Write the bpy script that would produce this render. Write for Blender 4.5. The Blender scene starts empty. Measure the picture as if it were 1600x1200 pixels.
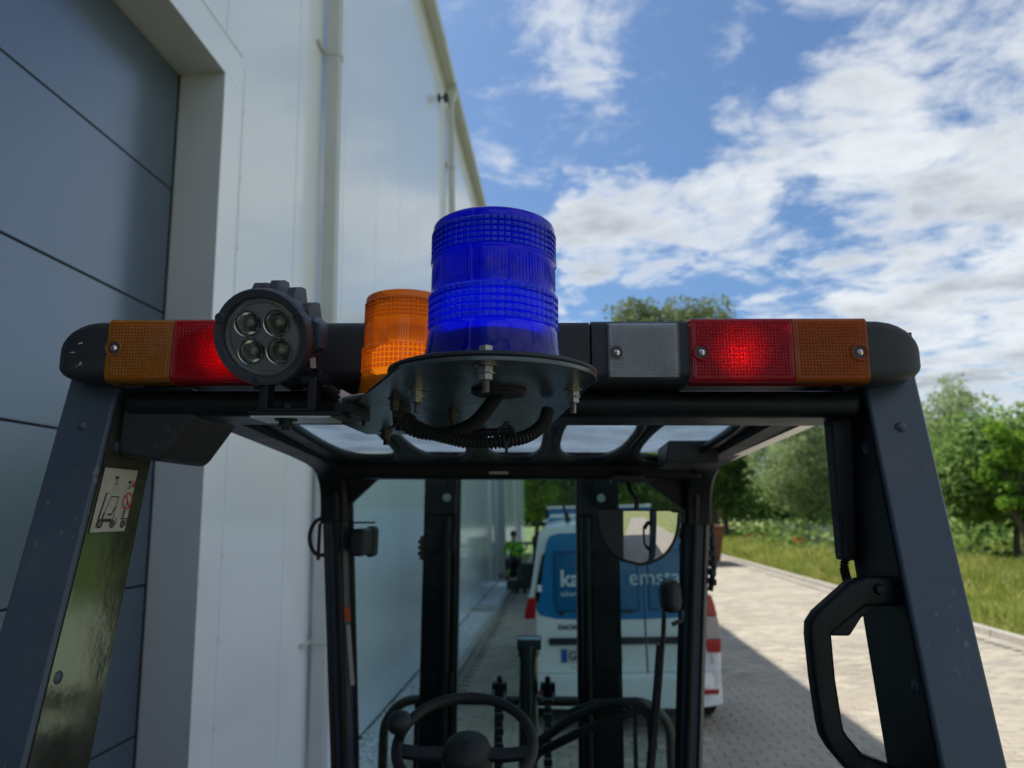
import bpy, bmesh, math, random
import numpy as np
from mathutils import Vector, Matrix, Euler
R = math.radians
random.seed(7)
rng = np.random.default_rng(11)
C = bpy.context.scene.collection
S = bpy.context.scene
H = 1.90                                   # camera height above the paving

# ------------------------------------------------------------------ camera
cam_d = bpy.data.cameras.new('camera'); cam = bpy.data.objects.new('camera', cam_d); C.objects.link(cam)
yaw, pit, rol = R(3.687), R(10.198), R(-1.336)
fw = Vector((-math.sin(yaw)*math.cos(pit), math.cos(yaw)*math.cos(pit), math.sin(pit)))
rt0 = Vector((math.cos(yaw), math.sin(yaw), 0)); up0 = rt0.cross(fw)
rt = rt0*math.cos(rol)+up0*math.sin(rol); up = -rt0*math.sin(rol)+up0*math.cos(rol)
Mc = Matrix((rt, up, -fw)).transposed().to_4x4(); Mc.translation = Vector((0, 0, H))
cam.matrix_world = Mc
cam_d.sensor_width = 36; cam_d.lens = 36*1109/1600.0
cam_d.clip_start = 0.02; cam_d.clip_end = 3000
cam_d.dof.use_dof = True; cam_d.dof.focus_distance = 0.78; cam_d.dof.aperture_fstop = 6.0
S.camera = cam

# ------------------------------------------------------------------ light
SUN_EL, SUN_OFF = R(61), R(38)
sdir = Vector((-math.cos(SUN_EL)*math.cos(SUN_OFF), math.cos(SUN_EL)*math.sin(SUN_OFF), math.sin(SUN_EL)))
sun_d = bpy.data.lights.new('sun', 'SUN'); sun = bpy.data.objects.new('sun', sun_d); C.objects.link(sun)
sun_d.energy = 3.3; sun_d.angle = R(0.5); sun_d.color = (1.0, 0.95, 0.86)
sun.rotation_euler = sdir.to_track_quat('Z', 'Y').to_euler()
S.view_settings.view_transform = 'Standard'
try: S.view_settings.look = 'None'
except Exception: pass
S.view_settings.gamma = 1; S.view_settings.use_curve_mapping = False
S.view_settings.exposure = 0.86
S.cycles.max_bounces = 10; S.cycles.transparent_max_bounces = 16; S.cycles.transmission_bounces = 10
S.cycles.caustics_reflective = False; S.cycles.caustics_refractive = False
S.cycles.sample_clamp_indirect = 6

# ------------------------------------------------------------------ node helpers
class NT:
    def __init__(s, tree): s.t = tree; s.N = tree.nodes; s.L = tree.links
    def n(s, typ, **kw):
        nd = s.N.new(typ)
        for k, v in kw.items():
            if k.startswith('i_'):
                key = k[2:]; key = int(key) if key.isdigit() else key.replace('_', ' ')
                s.put(nd, key, v)
            else: setattr(nd, k, v)
        return nd
    def put(s, nd, key, v):
        if hasattr(v, 'bl_idname') and hasattr(v, 'outputs'): v = v.outputs[0]
        if isinstance(v, bpy.types.NodeSocket): s.L.new(v, nd.inputs[key])
        else: nd.inputs[key].default_value = v
    def m(s, op, a, b=0.0, c=0.0, clamp=False):
        nd = s.n('ShaderNodeMath', operation=op, use_clamp=clamp)
        s.put(nd, 0, a); s.put(nd, 1, b); s.put(nd, 2, c); return nd.outputs[0]
    def ramp(s, v, a, b, smooth=True, lo=0.0, hi=1.0):
        nd = s.n('ShaderNodeMapRange'); nd.interpolation_type = 'SMOOTHSTEP' if smooth else 'LINEAR'
        s.put(nd, 0, v); s.put(nd, 1, a); s.put(nd, 2, b); s.put(nd, 3, lo); s.put(nd, 4, hi); return nd.outputs[0]
    def mix(s, f, a, b):
        nd = s.n('ShaderNodeMix', data_type='RGBA'); s.put(nd, 0, f); s.put(nd, 6, a); s.put(nd, 7, b); return nd.outputs[2]

def col(c): return (c[0], c[1], c[2], 1.0)

# ------------------------------------------------------------------ world: sky and clouds by direction
W = bpy.data.worlds.new('World'); S.world = W; W.use_nodes = True
w = NT(W.node_tree); w.N.clear()
sky = w.n('ShaderNodeTexSky', sky_type='NISHITA', sun_disc=False)
sky.sun_elevation = SUN_EL
sky.sun_rotation = math.atan2(sdir.x, sdir.y)
sky.air_density = 1.0; sky.dust_density = 1.4; sky.ozone_density = 1.6
gen = w.n('ShaderNodeTexCoord').outputs['Generated']
sep = w.n('ShaderNodeSeparateXYZ', i_0=gen)
zz = w.m('MAXIMUM', w.m('ADD', sep.outputs[2], 0.12), 0.03)
pv = w.n('ShaderNodeCombineXYZ', i_0=w.m('DIVIDE', sep.outputs[0], zz), i_1=w.m('DIVIDE', sep.outputs[1], zz))
wn_ = w.n('ShaderNodeTexNoise', i_Vector=pv, i_Scale=2.6, i_Detail=6.0, i_Roughness=0.66).outputs['Color']
wrp = w.n('ShaderNodeVectorMath', operation='MULTIPLY', i_0=w.n('ShaderNodeVectorMath', operation='SUBTRACT', i_0=wn_, i_1=(.5, .5, .5)), i_1=(.34, .34, .24))
gen2 = w.n('ShaderNodeVectorMath', operation='NORMALIZE', i_0=w.n('ShaderNodeVectorMath', operation='ADD', i_0=gen, i_1=wrp)).outputs[0]
mp = w.n('ShaderNodeMapping', i_0=pv); mp.inputs['Rotation'].default_value = (0, 0, R(28)); mp.inputs['Scale'].default_value = (1.0, 1.25, 1)
n1 = w.n('ShaderNodeTexNoise', i_Vector=mp, i_Scale=3.0, i_Detail=10.0, i_Roughness=0.62, i_Distortion=0.6).outputs[0]
n2 = w.n('ShaderNodeTexNoise', i_Vector=mp, i_Scale=1.1, i_Detail=4.0, i_Roughness=0.5).outputs[0]
n3 = w.n('ShaderNodeTexNoise', i_Vector=mp, i_Scale=9.0, i_Detail=8.0, i_Roughness=0.65, i_Distortion=0.6).outputs[0]
def dirpx(az, el): return (math.sin(R(az))*math.cos(R(el)), math.cos(R(az))*math.cos(R(el)), math.sin(R(el)))
CLOUDS = []   # (azimuth east of the wall line, elevation, radius in degrees, weight)
CLOUDS = [
    (-1.2, 36.5, 4.5, 0.51),
    (2.9, 33.5, 4.0, 0.56),
    (-4.3, 29.4, 4.0, 0.48),
    (2.4, 30.2, 4.0, 0.41),
    (9.0, 36.7, 4.5, 0.53),
    (14.2, 33.9, 3.5, 0.53),
    (23.2, 34.0, 4.0, 0.48),
    (14.7, 28.8, 4.0, 0.53),
    (5.7, 29.5, 3.5, 0.40),
    (-6.4, 37.8, 3.5, 0.40),
    (29.8, 30.4, 4.5, 0.56),
    (18.4, 25.7, 4.0, 0.53),
    (75.0, 25.0, 30.0, 1.00), (120, 35, 30, .9), (165, 25, 26, .8), (80, 60, 22, .6), (215, 30, 22, .7),  # unseen cloud banks east and behind, added to brighten the shaded wall
    (30.9, 23.5, 11.0, 1.00),
    (32.7, 14.7, 11.0, 1.00),
    (25.6, 13.7, 7.0, 0.90),
    (19.0, 12.8, 4.0, 0.70),
    (15.1, 22.4, 6.0, 0.85),
    (8.0, 22.7, 4.5, 0.80),
    (3.6, 21.6, 5.0, 0.95),
    (10.3, 18.6, 3.0, 0.70),
    (29.0, 27.8, 4.5, 0.90),
    (19.4, 25.8, 4.0, 0.70),
    (14.7, 28.8, 3.0, 0.60),
    (2.9, 33.5, 3.0, 0.71),
    (-0.1, 36.5, 4.5, 0.55),
    (-3.7, 30.0, 3.0, 0.44),
    (9.6, 36.6, 3.5, 0.61),
    (14.2, 33.9, 2.4, 0.60),
    (22.8, 34.1, 2.5, 0.50),
    (2.0, 26.3, 1.8, 0.52),
    (0.8, 17.8, 2.5, 0.80),
    (16.0, 16.0, 3.0, 0.65),
    (27.1, 9.0, 7.0, 0.90),
    (31.9, 5.9, 8.0, 0.90),
    (-6.4, 36.2, 3.0, 0.27),
    (-12.2, 49.1, 14.0, 0.70),
    (35.2, 47.5, 18.0, 0.50),
    (52.1, 16.9, 22.0, 0.80),
    (-24.3, 22.0, 12.0, 0.80),
    (46.2, 5.6, 16.0, 0.90),
]
mask = None
for az, el, rad, wt in CLOUDS:
    d = w.n('ShaderNodeVectorMath', operation='DOT_PRODUCT', i_0=gen2, i_1=dirpx(az, el)).outputs['Value']
    b = w.ramp(d, math.cos(R(rad*1.25)), math.cos(R(rad*0.1)), hi=wt)
    mask = b if mask is None else w.m('MAXIMUM', mask, b)
base = w.m('ADD', w.m('MULTIPLY', n1, 0.72), w.m('MULTIPLY', n3, 0.28))
bg = w.m('MULTIPLY', w.ramp(n2, 0.52, 0.75), 0.10)
cov = w.m('ADD', w.m('ADD', base, w.m('MULTIPLY', w.m('POWER', mask, 1.25), 0.285) if mask is not None else 0.0), bg)
dens = w.ramp(cov, 0.56, 0.82)
core = w.ramp(cov, 0.66, 0.86)
grey = w.m('MULTIPLY', core, w.ramp(w.n('ShaderNodeTexNoise', i_Vector=mp, i_Scale=1.5, i_Detail=7.0, i_Roughness=0.6).outputs[0], 0.40, 0.66))
ccol = w.mix(grey, (4.8, 5.0, 5.2, 1), (2.5, 2.72, 2.95, 1))
skyt = w.n('ShaderNodeMix', data_type='RGBA', blend_type='MULTIPLY', i_0=1.0, i_6=sky.outputs[0], i_7=(.46, .60, .72, 1)).outputs[2]
skyc = w.mix(w.m('MULTIPLY', dens, 0.94), skyt, ccol)
bgn = w.n('ShaderNodeBackground', i_0=skyc, i_1=0.1)
wo = w.n('ShaderNodeOutputWorld'); w.L.new(bgn.outputs[0], wo.inputs[0])

# ------------------------------------------------------------------ materials
MATS = {}
def mat(name, base=(.5, .5, .5), rough=.5, metal=0.0, var=0.0, vscale=8.0, bump=0.0, bscale=60.0, spec=0.5, coat=0.0, dirt=None, dirt_amt=0.0, aniso=None, chips=None, **kw):
    m = bpy.data.materials.new(name); m.use_nodes = True
    t = NT(m.node_tree); p = t.N['Principled BSDF']
    p.inputs['Roughness'].default_value = rough; p.inputs['Metallic'].default_value = metal
    p.inputs['Specular IOR Level'].default_value = spec
    if coat: p.inputs['Coat Weight'].default_value = coat; p.inputs['Coat Roughness'].default_value = 0.06
    co = t.n('ShaderNodeTexCoord').outputs['Object']
    c = col(base)
    if aniso:
        mpp = t.n('ShaderNodeMapping', i_0=co); mpp.inputs['Scale'].default_value = aniso; cv = mpp.outputs[0]
    else: cv = co
    if var:
        nz = t.n('ShaderNodeTexNoise', i_Vector=cv, i_Scale=vscale, i_Detail=6.0, i_Roughness=0.6).outputs[0]
        lo = tuple(x*(1-var) for x in base); hi = tuple(min(1, x*(1+var)) for x in base)
        c = t.mix(t.ramp(nz, .3, .7), col(lo), col(hi))
        t.put(p, 'Roughness', t.ramp(nz, .3, .7, lo=max(0.03, rough-.08*min(1, var*4)), hi=min(1, rough+.08*min(1, var*4))))
    if dirt is not None:
        nd = t.n('ShaderNodeTexNoise', i_Vector=co, i_Scale=vscale*.7, i_Detail=8.0, i_Roughness=.7).outputs[0]
        c = t.mix(t.m('MULTIPLY', t.ramp(nd, .5, .72), dirt_amt), c, col(dirt))
    if chips is not None:
        vo = t.n('ShaderNodeTexNoise', i_Vector=co, i_Scale=85.0, i_Detail=2.0).outputs[0]; big = t.n('ShaderNodeTexNoise', i_Vector=co, i_Scale=5.0, i_Detail=3.0).outputs[0]
        msk = t.m('MULTIPLY', t.ramp(vo, .665, .70), t.ramp(big, .50, .62)); c = t.mix(t.m('MULTIPLY', msk, .5), c, col(chips))
        sm = t.n('ShaderNodeMapping', i_0=co); sm.inputs['Scale'].default_value = (1, 1, .06); sm.inputs['Rotation'].default_value = (.3, .2, .4)
        sc_ = t.n('ShaderNodeTexNoise', i_Vector=sm, i_Scale=160.0, i_Detail=2.0).outputs[0]
        c = t.mix(t.m('MULTIPLY', t.m('MULTIPLY', t.ramp(sc_, .68, .72), t.ramp(big, .45, .6)), .25), c, col(chips))
    t.put(p, 'Base Color', c)
    if bump:
        nb = t.n('ShaderNodeTexNoise', i_Vector=cv, i_Scale=bscale, i_Detail=4.0).outputs[0]
        bm_ = t.n('ShaderNodeBump', i_Strength=bump, i_Height=nb); bm_.inputs['Distance'].default_value = 0.002
        t.put(p, 'Normal', bm_)
    for k, v in kw.items(): p.inputs[k.replace('_', ' ')].default_value = v
    MATS[name] = m; return m

mat('recess_shade', (.06, .03, .025), .5)  # shade of the screw recess, put into the colour
mat('slate_paint', (.048, .068, .098), .34, var=.10, vscale=9, bump=.25, bscale=35, dirt=(.12, .115, .10), dirt_amt=.28, chips=(.22, .22, .21))
mat('black_paint', (.006, .008, .010), .46, var=.15, vscale=12, bump=.2, bscale=30, spec=.28, dirt=(.05, .05, .048), dirt_amt=.15)
mat('liner_gloss', (.27, .28, .23), .12, metal=.85, var=.1, vscale=14, bump=.35, bscale=14)
mat('alu_bright', (.88, .84, .78), .28, metal=1.0)
mat('gloss_black', (.040, .052, .055), .24, var=.1, vscale=14, bump=.5, bscale=26, spec=.9, dirt=(.05, .05, .05), dirt_amt=.1)
mat('black_plastic', (.012, .0145, .018), .52, var=.15, vscale=30, bump=.35, bscale=700, dirt=(.07, .07, .068), dirt_amt=.22, chips=(.10, .10, .10))
mat('black_rubber', (.012, .012, .013), .62, var=.2, vscale=40, dirt=(.06, .055, .05), dirt_amt=.2)
mat('zinc', (.34, .32, .28), .38, metal=1.0, var=.25, vscale=90, dirt=(.12, .09, .06), dirt_amt=.4)
mat('steel_dark', (.08, .075, .068), .45, metal=.7, var=.2, vscale=60)
mat('chrome', (.8, .8, .8), .12, metal=1.0)
mat('white_plastic', (.75, .75, .73), .45)
mat('wall_white', (.79, .835, .88), .26, var=.012, vscale=.6, aniso=(1, 1, .12), spec=.8, coat=.5, dirt=(.50, .52, .52), dirt_amt=.10)
mat('trim_cream', (.50, .495, .455), .40, var=.03, vscale=2)
mat('gutter_cream', (.50, .51, .49), .42, var=.04, vscale=2)
mat('reveal_grey', (.52, .54, .55), .45, var=.04, vscale=2)
mat('joint_dark', (.13, .14, .14), .7)
mat('roof_sheet', (.35, .35, .33), .5)
mat('kerb_concrete', (.40, .37, .33), .85, var=.15, vscale=6, bump=.6, bscale=40, dirt=(.2, .18, .14), dirt_amt=.4)
mat('bark', (.09, .07, .05), .9, var=.3, vscale=6)
mat('van_white', (.80, .82, .82), .22, coat=.5, var=.03, vscale=2)
mat('van_blue', (.012, .18, .42), .22, coat=.5, var=.05, vscale=2)
mat('van_blue_dark', (.010, .13, .30), .18, coat=.5)
mat('window_dark', (.012, .015, .018), .06)
mat('tyre', (.016, .016, .017), .75, var=.2, vscale=20)
mat('rust', (.16, .055, .03), .8, var=.35, vscale=7)
mat('hivis', (.24, .62, .04), .7)
mat('skin', (.50, .30, .22), .55)
mat('hair', (.05, .035, .025), .7)
mat('trouser_dark', (.035, .04, .05), .8)
mat('boot', (.02, .018, .016), .6)
mat('ink_black', (.02, .02, .022), .5)
mat('ink_red', (.55, .03, .03), .5)
mat('ink_grey', (.40, .40, .40), .5)
mat('sticker_white', (.52, .50, .47), .4, var=.06, vscale=60, dirt=(.3, .29, .26), dirt_amt=.4)
mat('orange_print', (.65, .12, .03), .5)
mat('blue_print', (.01, .09, .42), .4)
mat('letter_white', (.70, .74, .76), .5)
mat('red_lamp', (.42, .012, .015), .2, coat=.5)
mat('lamp_clear', (.50, .40, .39), .2, coat=.5)
mat('poppy_red', (.75, .06, .03), .7)
mat('umbel_white', (.75, .75, .66), .8)
mat('steel_galv', (.42, .45, .45), .4, metal=.6, var=.1)
mat('mirror_face', (.68, .69, .70), .02, metal=1.0)
mat('reflector_white', (.80, .80, .78), .5)
mat('reflector_silver', (.72, .74, .76), .30, var=.2, vscale=25)
mat('drum_grey', (.10, .10, .11), .5)
mat('reflector_amber', (.85, .80, .70), .5)
mat('concrete_pad', (.42, .41, .38), .85, var=.1, vscale=3)
mat('blue_truck', (.012, .16, .42), .3, coat=.3)
mat('label_white', (.6, .6, .6), .5)

mat('led_yellow', (.50, .46, .28), .3)
mat('lamp_housing', (.030, .035, .042), .5, var=.15, vscale=30, bump=.35, bscale=700, dirt=(.09, .09, .088), dirt_amt=.3, chips=(.12, .12, .12))
mat('led_chrome', (.93, .91, .87), .12, metal=1.0)
mat('dish_grey', (.30, .31, .32), .3)
def gravel_mat():
    m = mat('gravel_white', (.84, .88, .90), .8, var=.25, vscale=18)
gravel_mat()

def door_mat():
    m = bpy.data.materials.new('door_anthracite'); m.use_nodes = True; t = NT(m.node_tree); p = t.N['Principled BSDF']
    p.inputs['Base Color'].default_value = (.14, .19, .25, 1); p.inputs['Metallic'].default_value = .6; p.inputs['Roughness'].default_value = .24
    p.inputs['Coat Weight'].default_value = .25; p.inputs['Coat Roughness'].default_value = .2
    co = t.n('ShaderNodeTexCoord').outputs['Object']
    wv = t.n('ShaderNodeTexWave', i_Vector=co, i_Scale=55.0, i_Distortion=.0, i_Detail=0.0); wv.bands_direction = 'Z'
    nz = t.n('ShaderNodeTexNoise', i_Vector=co, i_Scale=3.0, i_Detail=3.0)
    hsum = t.m('ADD', wv.outputs[1], t.m('MULTIPLY', nz.outputs[0], 2.0))
    b = t.n('ShaderNodeBump', i_Strength=.12, i_Height=hsum); b.inputs['Distance'].default_value = .0008
    t.put(p, 'Normal', b); MATS['door_anthracite'] = m
door_mat()

def lens_mat(name, tint, glow, trans=.45, clear=.80, rough=.08):
    """coloured moulded plastic: part clear, part scattering, glossy on top"""
    m = bpy.data.materials.new(name); m.use_nodes = True; t = NT(m.node_tree); t.N.clear()
    rf = t.n('ShaderNodeBsdfRefraction', i_Color=col(tint), i_Roughness=rough, i_IOR=1.18)
    tp = t.n('ShaderNodeBsdfTransparent', i_Color=col(tint))
    tr = t.n('ShaderNodeBsdfTranslucent', i_Color=col(glow)); df = t.n('ShaderNodeBsdfDiffuse', i_Color=col(glow))
    a = t.n('ShaderNodeMixShader', i_0=clear); t.L.new(rf.outputs[0], a.inputs[1]); t.L.new(tp.outputs[0], a.inputs[2])
    b = t.n('ShaderNodeMixShader', i_0=.35); t.L.new(tr.outputs[0], b.inputs[1]); t.L.new(df.outputs[0], b.inputs[2])
    c = t.n('ShaderNodeMixShader', i_0=1-trans); t.L.new(a.outputs[0], c.inputs[1]); t.L.new(b.outputs[0], c.inputs[2])
    gl = t.n('ShaderNodeBsdfGlossy', i_Roughness=.03); fr = t.n('ShaderNodeFresnel', i_IOR=1.42)
    d = t.n('ShaderNodeMixShader', i_0=fr); t.L.new(c.outputs[0], d.inputs[1]); t.L.new(gl.outputs[0], d.inputs[2])
    o = t.n('ShaderNodeOutputMaterial'); t.L.new(d.outputs[0], o.inputs[0]); MATS[name] = m
lens_mat('lens_blue', (.004, .012, .80), (.001, .004, .58), trans=.34, clear=.5, rough=.22)
lens_mat('lens_blue_thin', (.06, .28, 1.0), (.022, .17, 1.0), trans=.40, clear=.5, rough=.22)
lens_mat('lens_orange_thin', (1.0, .50, .06), (1.0, .42, .03), trans=.40)
lens_mat('lens_orange', (1.0, .42, .035), (1.0, .36, .015), trans=.55)
lens_mat('lens_amber', (1.0, .55, .06), (1.0, .50, .04), trans=.55)
lens_mat('lens_red', (1.0, .04, .08), (1.0, .018, .045), trans=.42)
lens_mat('lens_clear', (.94, .95, .96), (.85, .87, .88), trans=.78)

def glass_mat(name, tint, refl_ior=1.45, haze=0.0, hcol=(.6, .65, .65)):
    m = bpy.data.materials.new(name); m.use_nodes = True; t = NT(m.node_tree); t.N.clear()
    tp = t.n('ShaderNodeBsdfTransparent', i_Color=col(tint)); gl = t.n('ShaderNodeBsdfGlossy', i_Roughness=.02)
    fr = t.n('ShaderNodeFresnel', i_IOR=refl_ior)
    a = t.n('ShaderNodeMixShader', i_0=fr); t.L.new(tp.outputs[0], a.inputs[1]); t.L.new(gl.outputs[0], a.inputs[2])
    out = a
    if haze:
        co = t.n('ShaderNodeTexCoord').outputs['Object']
        nz = t.n('ShaderNodeTexNoise', i_Vector=co, i_Scale=9.0, i_Detail=8.0).outputs[0]
        tl = t.n('ShaderNodeBsdfTranslucent', i_Color=col(hcol))
        b = t.n('ShaderNodeMixShader', i_0=t.ramp(nz, .3, .7, lo=haze*.75, hi=min(1, haze*1.25)))
        t.L.new(a.outputs[0], b.inputs[1]); t.L.new(tl.outputs[0], b.inputs[2]); out = b
    o = t.n('ShaderNodeOutputMaterial'); t.L.new(out.outputs[0], o.inputs[0]); MATS[name] = m
glass_mat('windscreen', (.56, .74, .72))
glass_mat('roof_pane', (.88, .92, .93), haze=.74, hcol=(.92, .96, .97))
glass_mat('lamp_glass', (.92, .94, .95), refl_ior=1.5)

def emit_mat(name, c, s):
    m = bpy.data.materials.new(name); m.use_nodes = True; t = NT(m.node_tree); t.N.clear()
    e = t.n('ShaderNodeEmission', i_Color=col(c), i_Strength=s); o = t.n('ShaderNodeOutputMaterial')
    t.L.new(e.outputs[0], o.inputs[0]); MATS[name] = m
emit_mat('lamp_bulb', (1, .12, .10), 8.0)

def leaf_mat(name, a, b):
    m = bpy.data.materials.new(name); m.use_nodes = True; t = NT(m.node_tree); t.N.clear()
    co = t.n('ShaderNodeTexCoord').outputs['Object']
    nz = t.n('ShaderNodeTexNoise', i_Vector=co, i_Scale=1.3, i_Detail=3.0).outputs[0]
    rnd = t.n('ShaderNodeNewGeometry').outputs['Random Per Island']
    f = t.ramp(t.m('ADD', t.m('MULTIPLY', nz, .7), t.m('MULTIPLY', rnd, .3)), .3, .7)
    c = t.mix(f, col(a), col(b))
    d = t.n('ShaderNodeBsdfDiffuse', i_Color=c); l = t.n('ShaderNodeBsdfTranslucent', i_Color=c)
    g = t.n('ShaderNodeBsdfGlossy', i_Roughness=.6)
    x = t.n('ShaderNodeMixShader', i_0=.42); t.L.new(d.outputs[0], x.inputs[1]); t.L.new(l.outputs[0], x.inputs[2])
    y = t.n('ShaderNodeMixShader', i_0=.015); t.L.new(x.outputs[0], y.inputs[1]); t.L.new(g.outputs[0], y.inputs[2])
    o = t.n('ShaderNodeOutputMaterial'); t.L.new(y.outputs[0], o.inputs[0]); MATS[name] = m
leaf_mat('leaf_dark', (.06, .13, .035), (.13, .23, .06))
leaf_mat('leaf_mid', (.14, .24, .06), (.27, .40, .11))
leaf_mat('leaf_bright', (.13, .27, .03), (.26, .42, .05))
leaf_mat('leaf_pale', (.24, .32, .13), (.40, .48, .24))
leaf_mat('leaf_olive', (.14, .18, .08), (.26, .31, .14))
emit_mat('led_blue', (.10, .34, 1.0), .8)  # glow added inside the beacons to brighten their lenses
emit_mat('led_blue_dim', (.08, .25, 1.0), .38)
emit_mat('led_amber_dim', (1.0, .50, .10), .22)
emit_mat('led_amber', (1.0, .60, .15), .6)
leaf_mat('grass_blade', (.27, .36, .06), (.58, .56, .18))

def paving_mat(name, brick):
    m = bpy.data.materials.new(name); m.use_nodes = True; t = NT(m.node_tree); p = t.N['Principled BSDF']
    p.inputs['Roughness'].default_value = .85
    geo = t.n('ShaderNodeNewGeometry'); pos = geo.outputs['Position']
    nz = t.n('ShaderNodeTexNoise', i_Vector=pos, i_Scale=1.1, i_Detail=6.0, i_Roughness=.65).outputs[0]
    nf = t.n('ShaderNodeTexNoise', i_Vector=pos, i_Scale=120.0, i_Detail=3.0).outputs[0]
    c0 = t.mix(t.ramp(nz, .3, .7), (.36, .325, .265, 1), (.45, .41, .34, 1))
    st_ = t.n('ShaderNodeTexNoise', i_Vector=pos, i_Scale=.35, i_Detail=9.0, i_Roughness=.7, i_Distortion=.8).outputs[0]
    c0 = t.mix(t.m('MULTIPLY', t.ramp(st_, .54, .70), .28), c0, (.22, .20, .17, 1))
    if brick:
        bk = t.n('ShaderNodeTexBrick', i_Vector=pos, i_Scale=1.0); bk.inputs['Brick Width'].default_value = .2; bk.inputs['Row Height'].default_value = .1
        bk.inputs['Mortar Size'].default_value = .004
        bk.inputs['Color1'].default_value = (1, 1, 1, 1); bk.inputs['Color2'].default_value = (.80, .80, .80, 1); bk.inputs['Mortar'].default_value = (.42, .40, .38, 1)
        mm = t.n('ShaderNodeMix', data_type='RGBA', blend_type='MULTIPLY', i_0=1.0, i_6=c0, i_7=bk.outputs[0]); c0 = mm.outputs[2]
    else:
        rnd = geo.outputs['Random Per Island']
        mm = t.n('ShaderNodeMix', data_type='RGBA', blend_type='MULTIPLY', i_0=1.0, i_6=c0, i_7=t.mix(rnd, (.74, .74, .76, 1), (1.12, 1.08, 1.0, 1))); c0 = mm.outputs[2]
    c1 = t.n('ShaderNodeMix', data_type='RGBA', blend_type='MULTIPLY', i_0=.5, i_6=c0, i_7=t.mix(nf, (.6, .6, .6, 1), (1.3, 1.3, 1.3, 1))).outputs[2]
    t.put(p, 'Base Color', c1)
    b = t.n('ShaderNodeBump', i_Strength=.4, i_Height=nf); b.inputs['Distance'].default_value = .003; t.put(p, 'Normal', b)
    MATS[name] = m
paving_mat('paving_sheet', True); paving_mat('paving_block', False)
mat('joint_sand', (.15, .135, .11), .95, var=.2, vscale=20)
def land_mat():
    m = bpy.data.materials.new('meadow_ground'); m.use_nodes = True; t = NT(m.node_tree); p = t.N['Principled BSDF']
    p.inputs['Roughness'].default_value = .95
    pos = t.n('ShaderNodeNewGeometry').outputs['Position']
    nz = t.n('ShaderNodeTexNoise', i_Vector=pos, i_Scale=.5, i_Detail=8.0, i_Roughness=.7).outputs[0]
    c = t.mix(t.ramp(nz, .35, .65), (.14, .19, .05, 1), (.27, .27, .10, 1)); t.put(p, 'Base Color', c)
    MATS['meadow_ground'] = m
land_mat()

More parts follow.
